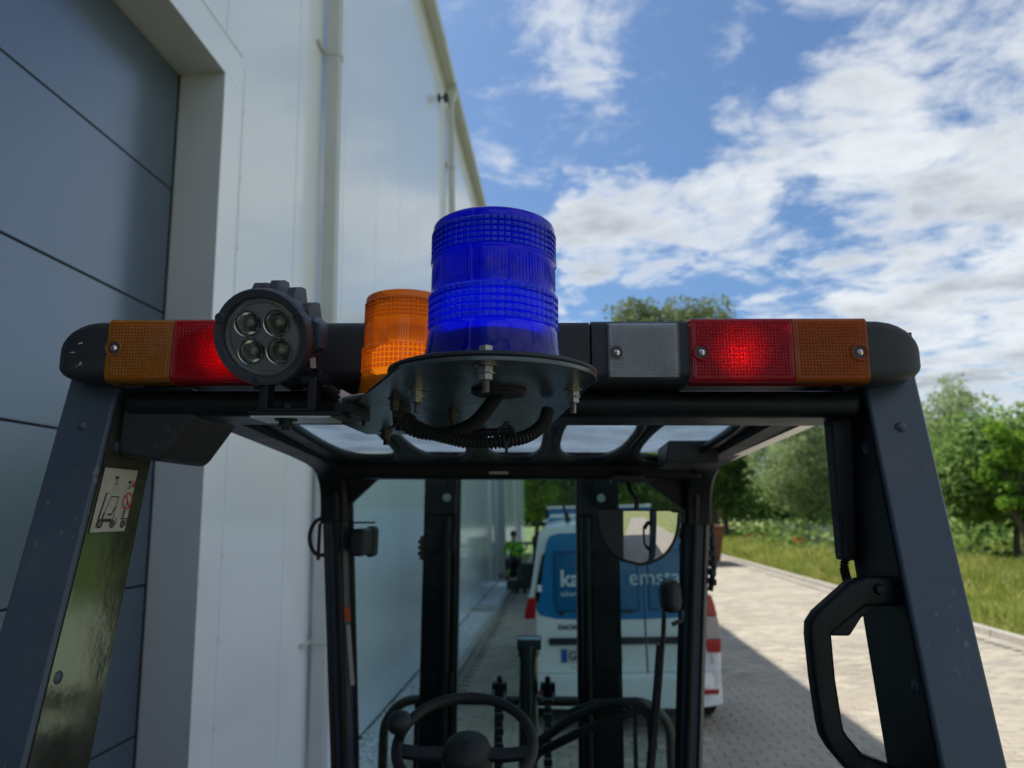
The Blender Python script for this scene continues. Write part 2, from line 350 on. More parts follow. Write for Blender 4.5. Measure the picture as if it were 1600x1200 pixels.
# ------------------------------------------------------------------ mesh helpers
class MB:
    def __init__(s): s.v = []; s.f = []; s.mi = []; s.cur = 0
    def add(s, vs, fs):
        o = len(s.v); s.v += [tuple(v) for v in vs]
        for f in fs: s.f.append(tuple(i+o for i in f)); s.mi.append(s.cur)
        return s
    def box(s, a, b, bev=0.0):
        x0, x1 = sorted((a[0], b[0])); y0, y1 = sorted((a[1], b[1])); z0, z1 = sorted((a[2], b[2]))
        if bev <= 0:
            return s.add([(x0, y0, z0), (x1, y0, z0), (x1, y1, z0), (x0, y1, z0), (x0, y0, z1), (x1, y0, z1), (x1, y1, z1), (x0, y1, z1)],
                         [(0, 3, 2, 1), (4, 5, 6, 7), (0, 1, 5, 4), (1, 2, 6, 5), (2, 3, 7, 6), (3, 0, 4, 7)])
        bm = bmesh.new(); bmesh.ops.create_cube(bm, size=1)
        for v in bm.verts: v.co = Vector(((x0+x1)/2+v.co.x*(x1-x0), (y0+y1)/2+v.co.y*(y1-y0), (z0+z1)/2+v.co.z*(z1-z0)))
        bev = min(bev, .49*min(x1-x0, y1-y0, z1-z0))
        bmesh.ops.bevel(bm, geom=bm.edges[:], offset=bev, segments=3, affect='EDGES', profile=.5)
        return s.bm(bm)
    def bm(s, bm):
        bm.verts.index_update(); s.add([v.co[:] for v in bm.verts], [[v.index for v in f.verts] for f in bm.faces]); bm.free(); return s
    def hexa(s, p, bev=0.0):
        """8 corners: bottom 4 ccw, top 4 ccw"""
        F = [(0, 3, 2, 1), (4, 5, 6, 7), (0, 1, 5, 4), (1, 2, 6, 5), (2, 3, 7, 6), (3, 0, 4, 7)]
        if bev <= 0: return s.add(p, F)
        bm = bmesh.new(); vs = [bm.verts.new(q) for q in p]
        for f in F: bm.faces.new([vs[i] for i in f])
        bmesh.ops.recalc_face_normals(bm, faces=bm.faces[:])
        bmesh.ops.bevel(bm, geom=bm.edges[:], offset=bev, segments=3, affect='EDGES', profile=.5)
        return s.bm(bm)
    def frame(s, d, ref=None):
        d = Vector(d).normalized(); r = Vector(ref) if ref else (Vector((0, 0, 1)) if abs(d.z) < .9 else Vector((1, 0, 0)))
        a = d.cross(r).normalized(); return a, a.cross(d).normalized(), d
    def cyl(s, p0, p1, r0, r1=None, n=16, cap=True):
        r1 = r0 if r1 is None else r1
        p0 = Vector(p0); p1 = Vector(p1); a, b, d = s.frame(p1-p0)
        vs = []
        for p, r in ((p0, r0), (p1, r1)):
            for i in range(n):
                t = 2*math.pi*i/n; vs.append(p+a*(r*math.cos(t))+b*(r*math.sin(t)))
        fs = [(i, (i+1) % n, n+(i+1) % n, n+i) for i in range(n)]
        if cap: fs += [tuple(range(n-1, -1, -1)), tuple(range(n, 2*n))]
        return s.add(vs, fs)
    def lathe(s, prof, o=(0, 0, 0), axis=(0, 0, 1), n=48, ref=None, flute=0, famp=0.0, closed=False):
        a, b, d = s.frame(axis, ref); o = Vector(o); vs = []
        for k, (r, h) in enumerate(prof):
            for i in range(n):
                t = 2*math.pi*i/n
                rr = r
                vs.append(o+d*h+a*(rr*math.cos(t))+b*(rr*math.sin(t)))
        m = len(prof); fs = []
        for k in range(m-1 if not closed else m):
            k2 = (k+1) % m
            for i in range(n): fs.append((k*n+i, k*n+(i+1) % n, k2*n+(i+1) % n, k2*n+i))
        return s.add(vs, fs)
    def tube(s, pts, r, n=10, cap=True, rf=None, closed=False):
        P = [Vector(p) for p in pts]; m = len(P); vs = []
        T = [((P[(i+1) % m]-P[i-1]) if closed else (P[min(i+1, m-1)]-P[max(i-1, 0)])).normalized() for i in range(m)]
        a = T[0].orthogonal().normalized()
        for i in range(m):
            a = (a-T[i]*a.dot(T[i])).normalized(); b = T[i].cross(a); rr = rf[i] if rf else r
            for j in range(n):
                t = 2*math.pi*j/n; vs.append(P[i]+a*(rr*math.cos(t))+b*(rr*math.sin(t)))
        fs = [(i*n+j, i*n+(j+1) % n, ((i+1) % m)*n+(j+1) % n, ((i+1) % m)*n+j) for i in range(m if closed else m-1) for j in range(n)]
        if cap and not closed: fs += [tuple(range(n-1, -1, -1)), tuple(range((m-1)*n, m*n))]
        return s.add(vs, fs)
    def prism(s, poly, f0, f1, bev=0.0):
        """poly: 2-D points, f0/f1 map a 2-D point to the near / far 3-D point"""
        n = len(poly); vs = [f0(*p) for p in poly]+[f1(*p) for p in poly]
        fs = [tuple(range(n)), tuple(range(2*n-1, n-1, -1))]+[(i, n+i, n+(i+1) % n, (i+1) % n) for i in range(n)]
        if bev <= 0: return s.add(vs, fs)
        bm = bmesh.new(); V = [bm.verts.new(q) for q in vs]
        for f in fs: bm.faces.new([V[i] for i in f])
        bmesh.ops.recalc_face_normals(bm, faces=bm.faces[:])
        es = [e for e in bm.edges if e.is_manifold and e.calc_face_angle(0) > .5]
        bmesh.ops.bevel(bm, geom=es, offset=bev, segments=2, affect='EDGES', profile=.5)
        return s.bm(bm)
    def sweep(s, sect, path, closed_path=False, caps=True):
        """sect: list of (u,v) closed loop; path: list of (origin, U, V)"""
        n = len(sect); vs = []
        for o, U, V in path:
            for u, v in sect: vs.append(Vector(o)+Vector(U)*u+Vector(V)*v)
        m = len(path); fs = [(i*n+j, i*n+(j+1) % n, ((i+1) % m)*n+(j+1) % n, ((i+1) % m)*n+j) for i in range(m if closed_path else m-1) for j in range(n)]
        if caps and not closed_path: fs += [tuple(range(n-1, -1, -1)), tuple(range((m-1)*n, m*n))]
        return s.add(vs, fs)
    def build(s, name, mats, parent=None, smooth=35, off=None, link=True):
        me = bpy.data.meshes.new(name)
        vs = s.v
        if off is not None: vs = [(v[0]-off[0], v[1]-off[1], v[2]-off[2]) for v in vs]
        me.from_pydata(vs, [], s.f)
        if isinstance(mats, str): mats = [mats]
        for m in mats: me.materials.append(MATS[m])
        if len(mats) > 1: me.polygons.foreach_set('material_index', s.mi)
        bm = bmesh.new(); bm.from_mesh(me); bmesh.ops.recalc_face_normals(bm, faces=bm.faces[:]) if len(s.f) < 60000 else None
        bm.to_mesh(me); bm.free()
        if smooth:
            me.polygons.foreach_set('use_smooth', [True]*len(me.polygons)); me.set_sharp_from_angle(angle=R(smooth))
        me.update()
        o = bpy.data.objects.new(name, me)
        if smooth and len(s.f) < 8000:
            wm = o.modifiers.new('weighted', 'WEIGHTED_NORMAL'); wm.mode = 'FACE_AREA'; wm.weight = 80; wm.keep_sharp = True
        if link: C.objects.link(o)
        if parent is not None: o.parent = parent
        return o

def tag(o, label=None, cat=None, group=None, kind=None):
    if label: o['label'] = label
    if cat: o['category'] = cat
    if group: o['group'] = group
    if kind: o['kind'] = kind
    return o
def empty(name, loc=(0, 0, 0), rz=0.0, mtx=None):
    o = bpy.data.objects.new(name, None); C.objects.link(o); o.empty_display_size = .2
    if mtx is not None: o.matrix_world = mtx
    else: o.location = loc; o.rotation_euler = (0, 0, rz)
    return o
def copy_tree(o, parent=None):
    c = o.copy(); C.objects.link(c)
    if parent is not None: c.parent = parent
    for ch in list(o.children): copy_tree(ch, c)
    return c
def text_mesh(name, body, size, mtx, matn, parent, bold=0.0, extr=.001, align='LEFT', width=None):
    cu = bpy.data.curves.new('txt', 'FONT'); cu.body = body; cu.size = size; cu.extrude = extr; cu.offset = bold; cu.align_x = align
    cu.resolution_u = 3
    o = bpy.data.objects.new('txt', cu); C.objects.link(o)
    me = bpy.data.meshes.new_from_object(o.evaluated_get(bpy.context.evaluated_depsgraph_get()))
    bpy.data.objects.remove(o); bpy.data.curves.remove(cu)
    if width:
        xs_ = [v.co.x for v in me.vertices]; k_ = width/(max(xs_)-min(xs_)); me.transform(Matrix.Diagonal((k_, 1, 1, 1)))
    me.transform(mtx); me.materials.clear(); me.materials.append(MATS[matn]); me.name = name
    q = bpy.data.objects.new(name, me); C.objects.link(q); q.parent = parent; return q

# ================================================================== SETTING
# ---- land sheet
g = MB(); g.add([(-400, -300, -.06), (500, -300, -.06), (500, 900, -.06), (-400, 900, -.06)], [(0, 1, 2, 3)])
tag(g.build('ground', 'meadow_ground', smooth=0), 'flat green land out to the horizon', kind='structure')
WX = -1.78                 # wall face
KX = 6.02                  # kerb line across the road
GX0 = -1.34                # edging of the gravel strip
# ---- pavement: sheet with a pocket for the real blocks
BX0, BX1, BY0, BY1 = -1.2, 5.8, 4.4, 27.0
g = MB()
def sheet(x0, x1, y0, y1, z): g.add([(x0, y0, z), (x1, y0, z), (x1, y1, z), (x0, y1, z)], [(0, 1, 2, 3)])
sheet(-1.2599, KX, -40, BY0, 0); sheet(-1.2599, KX, BY1, 120, 0); sheet(-1.2599, BX0, BY0, BY1, 0); sheet(BX1, KX, BY0, BY1, 0)
g.cur = 1; sheet(BX0, BX1, BY0, BY1, -.012)
pave = tag(g.build('pavement', ['paving_sheet', 'joint_sand'], smooth=0), 'beige grey block paving of the yard road', kind='structure')
# individual paving blocks (0.2 x 0.1 m, running bond)
def blk(sx, sy, h, c=.007):
    x, y = sx/2, sy/2
    return [(-x, -y, -.012), (x, -y, -.012), (x, y, -.012), (-x, y, -.012), (-x, -y, h-c*.6), (x, -y, h-c*.6), (x, y, h-c*.6), (-x, y, h-c*.6),
            (-x+c, -y+c, h), (x-c, -y+c, h), (x-c, y-c, h), (-x+c, y-c, h)], \
           [(0, 1, 5, 4), (1, 2, 6, 5), (2, 3, 7, 6), (3, 0, 4, 7), (4, 5, 9, 8), (5, 6, 10, 9), (6, 7, 11, 10), (7, 4, 8, 11), (8, 9, 10, 11)]
BV, BF = blk(.194, .094, 0.0)
centres = []
ny = int((BY1-BY0)/.1); nx = int((BX1-BX0)/.2)
for j in range(ny):
    o = .1 if j % 2 else 0.0
    for i in range(nx-(1 if j % 2 else 0)):
        centres.append((BX0+.1+o+i*.2, BY0+.05+j*.1))
cen = np.array(centres)
rel = np.stack([cen[:, 0], cen[:, 1], np.full(len(cen), -H)], 1)
Rv, Uv, Fv = np.array(rt), np.array(up), np.array(fw)
dz = rel@Fv; px = 800+1109*(rel@Rv)/dz; py = 600-1109*(rel@Uv)/dz
vis = (py < 1205) & (((px > 1530) & (px < 1610)) | ((px > 1105) & (px < 1365)) | ((px > 725) & (px < 815) & (py > 940)))
dist = np.linalg.norm(rel, axis=1); idx = np.where(vis)[0]; idx = set(idx[np.argsort(dist[idx])][:300].tolist())
bme = bpy.data.meshes.new('paving_block'); bme.from_pydata(BV, [], BF); bme.materials.append(MATS['paving_block'])
BVn = np.array(BV); vs = []; fs = []
k = 0; rr = random.Random(3)
for q, (x, y) in enumerate(centres):
    dzq = rr.uniform(-.0025, .0015); rz = rr.uniform(-.012, .012)
    if q in idx:
        o = bpy.data.objects.new('paving_block', bme); C.objects.link(o); o.parent = pave; o.location = (x, y, dzq); o.rotation_euler = (rr.uniform(-.006, .006), rr.uniform(-.006, .006), rz)
    else:
        cc, ss = math.cos(rz), math.sin(rz)
        P = np.stack([x+BVn[:, 0]*cc-BVn[:, 1]*ss, y+BVn[:, 0]*ss+BVn[:, 1]*cc, BVn[:, 2]+dzq], 1)
        vs.append(P); fs.append(np.array(BF)+k*12); k += 1
me = bpy.data.meshes.new('paving_block_field'); V = np.concatenate(vs); F = np.concatenate(fs)
def np_mesh(me, V, F):
    nf, ns = F.shape
    me.vertices.add(len(V)); me.vertices.foreach_set('co', V.astype(np.float32).ravel())
    me.loops.add(nf*ns); me.loops.foreach_set('vertex_index', F.astype(np.int32).ravel())
    me.polygons.add(nf); me.polygons.foreach_set('loop_start', (np.arange(nf)*ns).astype(np.int32))
    me.update(calc_edges=True)
np_mesh(me, V, F); me.materials.append(MATS['paving_block'])
o = bpy.data.objects.new('paving_block_field', me); C.objects.link(o); o.parent = pave; o['kind'] = 'stuff'
# ---- kerbs
kb = empty('kerb', (KX, 20, 0)); tag(kb, 'pale concrete kerb along the meadow', kind='structure')
m0 = MB().box((0, -.497, -.05), (.12, .497, .10), .012); proto = None
for i in range(75):
    y = -8+i*1.0
    if proto is None: proto = m0.build('kerb_stone', 'kerb_concrete', kb); o = proto
    else: o = proto.copy(); C.objects.link(o); o.parent = kb
    o.location = (rr.uniform(-.004, .004), y-20+.5, rr.uniform(-.004, .003))
eb = empty('edging', (GX0, 10, 0)); tag(eb, 'concrete edging beside the gravel strip', kind='structure')
m0 = MB().box((0, -.497, -.04), (.08, .497, .09), .008); proto = None
for i in range(32):
    y = 3.0+i*1.0
    if proto is None: proto = m0.build('edging_stone', 'kerb_concrete', eb); o = proto
    else: o = proto.copy(); C.objects.link(o); o.parent = eb
    o.location = (rr.uniform(-.003, .003), y-10+.5, rr.uniform(-.004, .003))
# gravel strip
n = 15000
gx = rng.uniform(WX+.01, GX0-.01, n); gy = 3.5+rng.uniform(0, 1, n)**1.5*15.0; gs = rng.uniform(.010, .021, n)
O6 = np.array([(1, 0, 0), (-1, 0, 0), (0, 1, 0), (0, -1, 0), (0, 0, 1), (0, 0, -1)], float)
T8 = np.array([(0, 2, 4), (2, 1, 4), (1, 3, 4), (3, 0, 4), (2, 0, 5), (1, 2, 5), (3, 1, 5), (0, 3, 5)])
sc = gs[:, None, None]*rng.uniform(.6, 1.2, (n, 6, 1))
V = O6[None]*sc*np.array([1, 1, .7]); V += np.stack([gx, gy, rng.uniform(.015, .045, n)], 1)[:, None, :]
F = (T8[None]+(np.arange(n)*6)[:, None, None]).reshape(-1, 3)
me = bpy.data.meshes.new('gravel'); np_mesh(me, V.reshape(-1, 3), F); me.materials.append(MATS['gravel_white'])
o = bpy.data.objects.new('gravel', me); C.objects.link(o); tag(o, 'white gravel strip along the foot of the hall wall', kind='stuff')
g = MB().box((WX, 3.42, -.05), (GX0, 20.0, .02)); tag(g.build('gravel_bed', 'gravel_white', smooth=0), 'bed under the gravel', kind='structure')
g = MB().box((WX, -8, -.05), (-1.26, 3.42, .012)).box((WX, 20.0, -.05), (GX0, 22.8, .03)); g.box((WX, 14.0, .02), (GX0-.003, 14.5, .11))
tag(g.build('apron', 'concrete_pad', smooth=0), 'concrete apron before the hall gates', kind='structure')

# ---- warehouse
PW = 1.08; SEAM0 = 3.46; TOP = H+7.42; GT = H+2.43; GY0, GY1 = -1.6, 3.45; YE = 34.6; DX = WX-.25
wh = empty('warehouse', (WX, 16, 0)); tag(wh, 'tall white metal clad hall with gutter and downpipes along the left', 'hall')
OFF = (WX, 16, 0)
def wp(y0, y1, z0, z1):
    g = MB(); g.box((WX-.10, y0+.004, z0), (WX, y1-.004, z1), .002)
    return g.build('wall_panel', 'wall_white', wh, off=OFF, smooth=30)
k0 = -5; y = SEAM0+k0*PW
FG0, FG1, FGT = 19.85, 22.6, H+2.6
while y < YE:
    y1 = min(y+PW, YE); a, b = y, y1
    if y1 > GY0+.05 and y < GY1-.05:
        if a >= GY0: wp(a, b, GT+.002, TOP)
        else: wp(a, GY0, .05, TOP); wp(GY0, b, GT+.002, TOP)
    elif b > FG0 and a < FG1:
        if a < FG0: wp(a, FG0, .05, TOP); wp(FG0, b, FGT+.002, TOP)
        elif b > FG1: wp(a, FG1, FGT+.002, TOP); wp(FG1, b, .05, TOP)
        else: wp(a, b, FGT+.002, TOP)
    else: wp(a, b, .05, TOP)
    y = y1
g = MB(); g.box((WX-.14, GY1+.02, .0), (WX-.101, FG0-.03, TOP)); g.box((WX-.14, FG1+.03, 0), (WX-.101, YE, TOP)); g.box((WX-.14, -6, 0), (WX-.101, GY0-.02, TOP))
g.box((WX-.14, GY0-.02, GT+.05), (WX-.101, GY1+.02, TOP)); g.box((WX-.14, FG0-.03, FGT+.03), (WX-.101, FG1+.03, TOP))
g.box((-22, YE-.2, 0), (WX-.15, YE, TOP+.0)); g.box((-22, -6, 0), (WX-.15, -5.8, TOP)); g.box((-22, -6, 0), (-21.8, YE, TOP))
g.build('backing_wall', 'joint_dark', wh, off=OFF, smooth=0)
g = MB(); g.prism([(WX-.10, TOP+.06), (WX-.10, TOP+.02), (-12, TOP+1.1), (-22, TOP+.02), (-22, TOP+.06), (-12, TOP+1.16)], lambda a, b: (a, -6, b), lambda a, b: (a, YE+.05, b))
g.build('roof', 'roof_sheet', wh, off=OFF, smooth=0)
# gutter: open box profile, sections
sec = [(0, 0), (.17, 0), (.18, .02), (.18, .14), (.165, .14), (.165, .03), (.015, .02), (.015, .15), (0, .15)]
yy = -6.0
while yy < YE:
    y1 = min(yy+4.0, YE+.05)
    g = MB(); g.sweep(sec, [((WX+.003, yy, TOP), (1, 0, 0), (0, 0, 1)), ((WX+.003, y1-.004, TOP), (1, 0, 0), (0, 0, 1))]); g.box((WX+.003, y1-.05, TOP-.004), (WX+.188, y1+.02, TOP+.145))
    g.build('gutter', 'gutter_cream', wh, off=OFF, smooth=30); yy = y1+.02
# eaves flashing under the gutter
MB().box((WX+.002, -6, TOP-.16), (WX+.012, YE, TOP-.002)).build('eaves_flashing', 'trim_cream', wh, off=OFF, smooth=0)
def downpipe(y, s=.10):
    g = MB(); g.box((WX+.03, y, .15), (WX+.03+s, y+s, TOP-.25), .008)
    g.hexa([(WX+.03, y, TOP-.25), (WX+.03+s, y, TOP-.25), (WX+.03+s, y+s, TOP-.25), (WX+.03, y+s, TOP-.25),
            (WX+.01, y-.06, TOP-.08), (WX+.185, y-.06, TOP-.08), (WX+.185, y+s+.06, TOP-.08), (WX+.01, y+s+.06, TOP-.08)])
    g.box((WX+.01, y-.06, TOP-.08), (WX+.195, y+s+.06, TOP+.03), .006)
    d = g.build('downpipe', 'gutter_cream', wh, off=OFF)
    for z in (1.05, 3.3, 5.55, 7.8):
        c = MB(); c.box((WX+.002, y-.16, z-.012), (WX+.03, y-.002, z+.012)); c.box((WX+.024, y-.008, z-.02), (WX+.036+s, y+s+.008, z+.02), .004)
        c.cyl((WX+.037+s, y+s/2, z), (WX+.048+s, y+s/2, z), .008, n=8)
        c.build('bracket', 'gutter_cream', d, off=OFF)
    return d
downpipe(5.02); downpipe(11.35); downpipe(18.6); downpipe(29.0)
# small camera / floodlight near the eaves
fl = empty('wall_floodlight', (WX, 10.55, H+6.72)); tag(fl, 'small black floodlight high on the hall wall under the gutter', 'floodlight')
MB().box((0.002, -.05, -.05), (.03, .05, .05), .005).box((.03, -.012, -.012), (.14, .012, .012)).build('arm', 'black_plastic', fl)
MB().box((.10, -.10, -.14), (.17, .10, .02), .01).build('housing', 'black_plastic', fl)
MB().box((.101, -.08, -.147), (.16, .08, -.141)).build('lamp_cover', 'reflector_white', fl)
# gates
def gate(y0, y1, top, label, panels, seam_top):
    gt = empty('sectional_gate', (DX, (y0+y1)/2, 0)); tag(gt, label, 'gate'); of = (DX, (y0+y1)/2, 0)
    z1 = top; zs = [top]
    z = seam_top
    while z > .1: zs.append(z); z -= .685
    zs.append(.03)
    for a, b in zip(zs[:-1], zs[1:]):
        MB().box((DX-.04, y0+.02, b+.004), (DX, y1-.012, a-.004), .004).build('door_panel', 'door_anthracite', gt, off=of, smooth=30)
    MB().box((DX-.05, y0, 0), (DX-.042, y1, top)).build('door_seal', 'black_rubber', gt, off=of, smooth=0)
    f = MB(); f.box((DX-.04, y1-.010, 0), (DX+.004, y1, top)); f.build('guide_rail', 'black_rubber', gt, off=of, smooth=0)
    # reveals and flashing
    r = MB(); r.box((DX-.03, y1, 0), (WX+.004, y1+.012, top+.012)); rv = r.build('reveal', 'reveal_grey', gt, off=of, smooth=0)
    r = MB(); r.box((DX-.03, y0-.012, 0), (WX+.004, y0, top+.012)); r.build('reveal', 'reveal_grey', gt, off=of, smooth=0)
    r = MB(); r.box((DX-.03, y0, top), (WX+.004, y1, top+.012)); r.build('lintel', 'reveal_grey', gt, off=of, smooth=0)
    r = MB(); r.box((DX+.005, y1-.004, top-.010), (WX, y1-.001, top-.001)); r.build('sealant', 'trim_cream', gt, off=of, smooth=0)
    fw_ = .225
    r = MB(); r.box((WX+.002, y1, 0.1), (WX+.008, y1+fw_, top), .001); r.box((WX+.002, y1+fw_, .1), (WX+.014, y1+fw_+.008, top+.18)); jf = r.build('jamb_flashing', 'wall_white', gt, off=of)
    r = MB(); r.box((WX+.002, y0-fw_, 0.1), (WX+.008, y0, top), .001); r.build('jamb_flashing', 'wall_white', gt, off=of)
    r = MB(); r.box((WX+.002, y0-fw_, top+.001), (WX+.008, y1+fw_, top+fw_), .001); r.box((WX+.002, y0-fw_, top+fw_), (WX+.014, y1+fw_-.03, top+fw_+.008)); hf = r.build('head_flashing', 'wall_white', gt, off=of)
    for i in range(9):
        z = top-.10-i*.42
        if z < .2: break
        MB().lathe([(0, .005), (.004, .0045), (.006, .001), (.006, 0)], (WX+.0145, y1+fw_+.004, z), (1, 0, 0), n=10).build('rivet', 'trim_cream', jf, off=of)
    for i in range(int((y1-y0)/.45)):
        MB().lathe([(0, .005), (.004, .0045), (.006, .001), (.006, 0)], (WX+.0145, y1+.10-i*.45, top+fw_+.004), (1, 0, 0), n=10).build('rivet', 'trim_cream', hf, off=of)
    for (yy, zz) in ((y1-.0005, top-.30),):
        MB().lathe([(0, .004), (.005, .0035), (.008, .001), (.008, 0)], (WX-.10, yy, zz), (0, -1, 0), n=10).build('rivet', 'trim_cream', rv, off=of)
gate(GY0, GY1, GT, 'large anthracite sectional gate deep in its frame at the left edge', 6, H+1.745)
gate(FG0, FG1, FGT, 'small far grey gate in the hall wall behind the seated person', 5, H+2.0)

# ---- trees
def tree(name, loc, h, rx, ry, leaf, label, n_cl=90, per=150, ls=.11, base=.18, seed=1, group=None, cat='tree', lean=0, droop=0.0, cl_r=.55, rough=1.0):
    r_ = np.random.default_rng(seed); root = empty(name, loc); tag(root, label, cat, group)
    tr = MB(); hh = h*.62
    pts = [(0, 0, 0)]+[(r_.normal(0, .06)*i, r_.normal(0, .06)*i, hh*(i+1)/6) for i in range(6)]
    rad = [max(.035, h*.022*(1-i/7.5)) for i in range(7)]
    tr.tube(pts, .1, n=8, rf=rad)
    # clump centres in an uneven ellipsoid shell+volume
    cs = []
    while len(cs) < n_cl:
        p = r_.normal(size=3); p /= np.linalg.norm(p); q = r_.uniform(.35, 1.0)**.5
        bumpy = 1-rough*(.28-.28*math.sin(p[0]*5+seed)*math.cos(p[1]*4+seed*2)-.12*r_.normal())
        p = p*q*bumpy
        z = base*h+(h*(1-base))*(p[2]*.5+.5)
        if p[2] < -.6 and r_.uniform() < .4: continue
        cs.append((p[0]*rx, p[1]*ry, z, q))
    for c in cs[::max(1, n_cl//14)]:
        s0 = Vector(pts[r_.integers(2, 6)]); e = Vector(c[:3]); md = (s0+e)/2+Vector((0, 0, -.1*h*.3))
        tr.tube([s0, md, e], .03, n=5, rf=[h*.008, h*.005, h*.002])
    tr.build('trunk', 'bark', root)
    cs = np.array(cs); N = n_cl*per
    sz = r_.uniform(.55, 1.3, n_cl)*cl_r*min(rx, ry)*.55
    ci = np.repeat(np.arange(n_cl), per)
    d = r_.normal(size=(N, 3)); d /= np.linalg.norm(d, axis=1)[:, None]; rad = sz[ci]*r_.uniform(.25, 1.0, N)**.5
    P = cs[ci, :3]+d*rad[:, None]*np.array([1, 1, .8])
    if droop: P[:, 2] -= droop*(rad/sz.max())*r_.uniform(0, 1, N)
    P[:, 2] = np.maximum(P[:, 2], .1)
    a = r_.normal(size=(N, 3)); a[:, 2] -= droop*2; a /= np.linalg.norm(a, axis=1)[:, None]
    b = np.cross(a, r_.normal(size=(N, 3))); b /= np.linalg.norm(b, axis=1)[:, None]
    s1 = ls*r_.uniform(.6, 1.3, N)[:, None]; s2 = s1*(.55 if not droop else .3)
    V = np.stack([P-a*s1, P+b*s2, P+a*s1, P-b*s2], 1).reshape(-1, 3); F = np.arange(N*4).reshape(-1, 4)
    me = bpy.data.meshes.new('crown'); np_mesh(me, V, F); me.materials.append(MATS[leaf])
    o = bpy.data.objects.new('crown', me); C.objects.link(o); o.parent = root
    return root
T = tree
T('broadleaf_tree', (13.4, 22.5, 0), 5.0, 2.6, 2.4, 'leaf_mid', 'broad dark green tree at the right edge just behind the meadow', 130, 170, .10, .10, 1)
T('broadleaf_tree', (18.0, 25.5, 0), 4.7, 2.8, 2.4, 'leaf_bright', 'light green bushy tree cut off by the right edge of the photo', 90, 150, .10, .05, 2)
T('young_tree', (12.3, 20.3, 0), 4.2, .95, .9, 'leaf_bright', 'sunlit yellow green young tree beside the right pillar of the cab', 40, 170, .09, .25, 3)
T('willow_tree', (16.6, 31.0, 0), 7.3, 2.3, 2.3, 'leaf_pale', 'pale loose willow rising behind the tree at the right edge', 75, 110, .12, .30, 4, droop=.25)
T('willow_tree', (10.4, 31.0, 0), 7.2, 2.7, 2.5, 'leaf_pale', 'round pale green willow framed by the right side opening of the cab', 120, 170, .10, .06, 5, droop=.12)
T('broadleaf_tree', (12.6, 36.0, 0), 6.0, 2.6, 2.5, 'leaf_mid', 'mid green tree right behind the pale willow in the cab opening', 80, 140, .12, .08, 6)
T('broadleaf_tree', (8.9, 40.0, 0), 7.8, 2.4, 2.5, 'leaf_dark', 'darkest green tree at the bend of the kerb beside the cab front pillar', 100, 150, .13, .12, 7)
T('tall_poplar', (6.6, 50.0, 0), 17.0, 3.4, 3.2, 'leaf_olive', 'tall tree whose crown rises above the light bar, its left half', 300, 180, .16, .10, 8, cl_r=.85, rough=.35, group='tall trees above the light bar')
T('tall_poplar', (10.8, 52.0, 0), 17.4, 3.3, 3.1, 'leaf_olive', 'tall tree whose crown rises above the light bar, its right half', 300, 180, .16, .10, 9, cl_r=.85, rough=.35, group='tall trees above the light bar')
T('broadleaf_tree', (5.2, 43.0, 0), 7.5, 3.0, 2.6, 'leaf_mid', 'green tree seen through the windscreen above the round mirror', 110, 150, .13, .06, 10)
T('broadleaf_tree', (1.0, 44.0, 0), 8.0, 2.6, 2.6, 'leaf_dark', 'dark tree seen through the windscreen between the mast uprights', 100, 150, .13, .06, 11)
T('slender_tree', (-1.3, 37.0, 0), 6.6, 1.5, 1.8, 'leaf_bright', 'bright yellow green tree at the end of the hall behind the person', 60, 150, .12, .05, 12)
T('broadleaf_tree', (-3.5, 47.0, 0), 8.0, 3.0, 2.6, 'leaf_mid', 'tree farthest left beyond the end corner of the hall', 80, 140, .13, .06, 13)
# distant wood as one mass
r_ = np.random.default_rng(99); N = 26000
X = r_.uniform(-40, 80, N); Yv = 95+r_.uniform(0, 8, N)-np.abs(X-15)*.10; hh = 5.0+1.5*np.sin(X*.35)+1.1*np.sin(X*.93+1)+.7*np.sin(X*2.3)
Z = hh*r_.uniform(0, 1, N)**.7; P = np.stack([X, Yv, Z], 1)
a = r_.normal(size=(N, 3)); a /= np.linalg.norm(a, axis=1)[:, None]; b = np.cross(a, r_.normal(size=(N, 3))); b /= np.linalg.norm(b, axis=1)[:, None]
V = np.stack([P-a*.5, P+b*.35, P+a*.5, P-b*.35], 1).reshape(-1, 3)
me = bpy.data.meshes.new('distant_wood'); np_mesh(me, V, np.arange(N*4).reshape(-1, 4)); me.materials.append(MATS['leaf_mid'])
o = bpy.data.objects.new('distant_wood', me); C.objects.link(o); tag(o, 'far green wood along the horizon', kind='stuff')
# undergrowth bushes under the trees
N = 16000
X = r_.uniform(8.5, 24, N); Yv = 23+r_.uniform(0, 20, N)+(X-12)*.2; P = np.stack([X, Yv, r_.uniform(0, 1, N)**1.3*(.8+.5*np.sin(X*1.7+Yv))], 1)
k_ = P[:, 0] > 7.5+(P[:, 1]-20)*.06; P = P[k_]; N = len(P)
a = r_.normal(size=(N, 3)); a /= np.linalg.norm(a, axis=1)[:, None]; b = np.cross(a, r_.normal(size=(N, 3))); b /= np.linalg.norm(b, axis=1)[:, None]
V = np.stack([P-a*.13, P+b*.08, P+a*.13, P-b*.08], 1).reshape(-1, 3)
me = bpy.data.meshes.new('undergrowth'); np_mesh(me, V, np.arange(N*4).reshape(-1, 4)); me.materials.append(MATS['leaf_mid'])
o = bpy.data.objects.new('undergrowth', me); C.objects.link(o); tag(o, 'low tangle of weeds at the foot of the trees', kind='stuff')
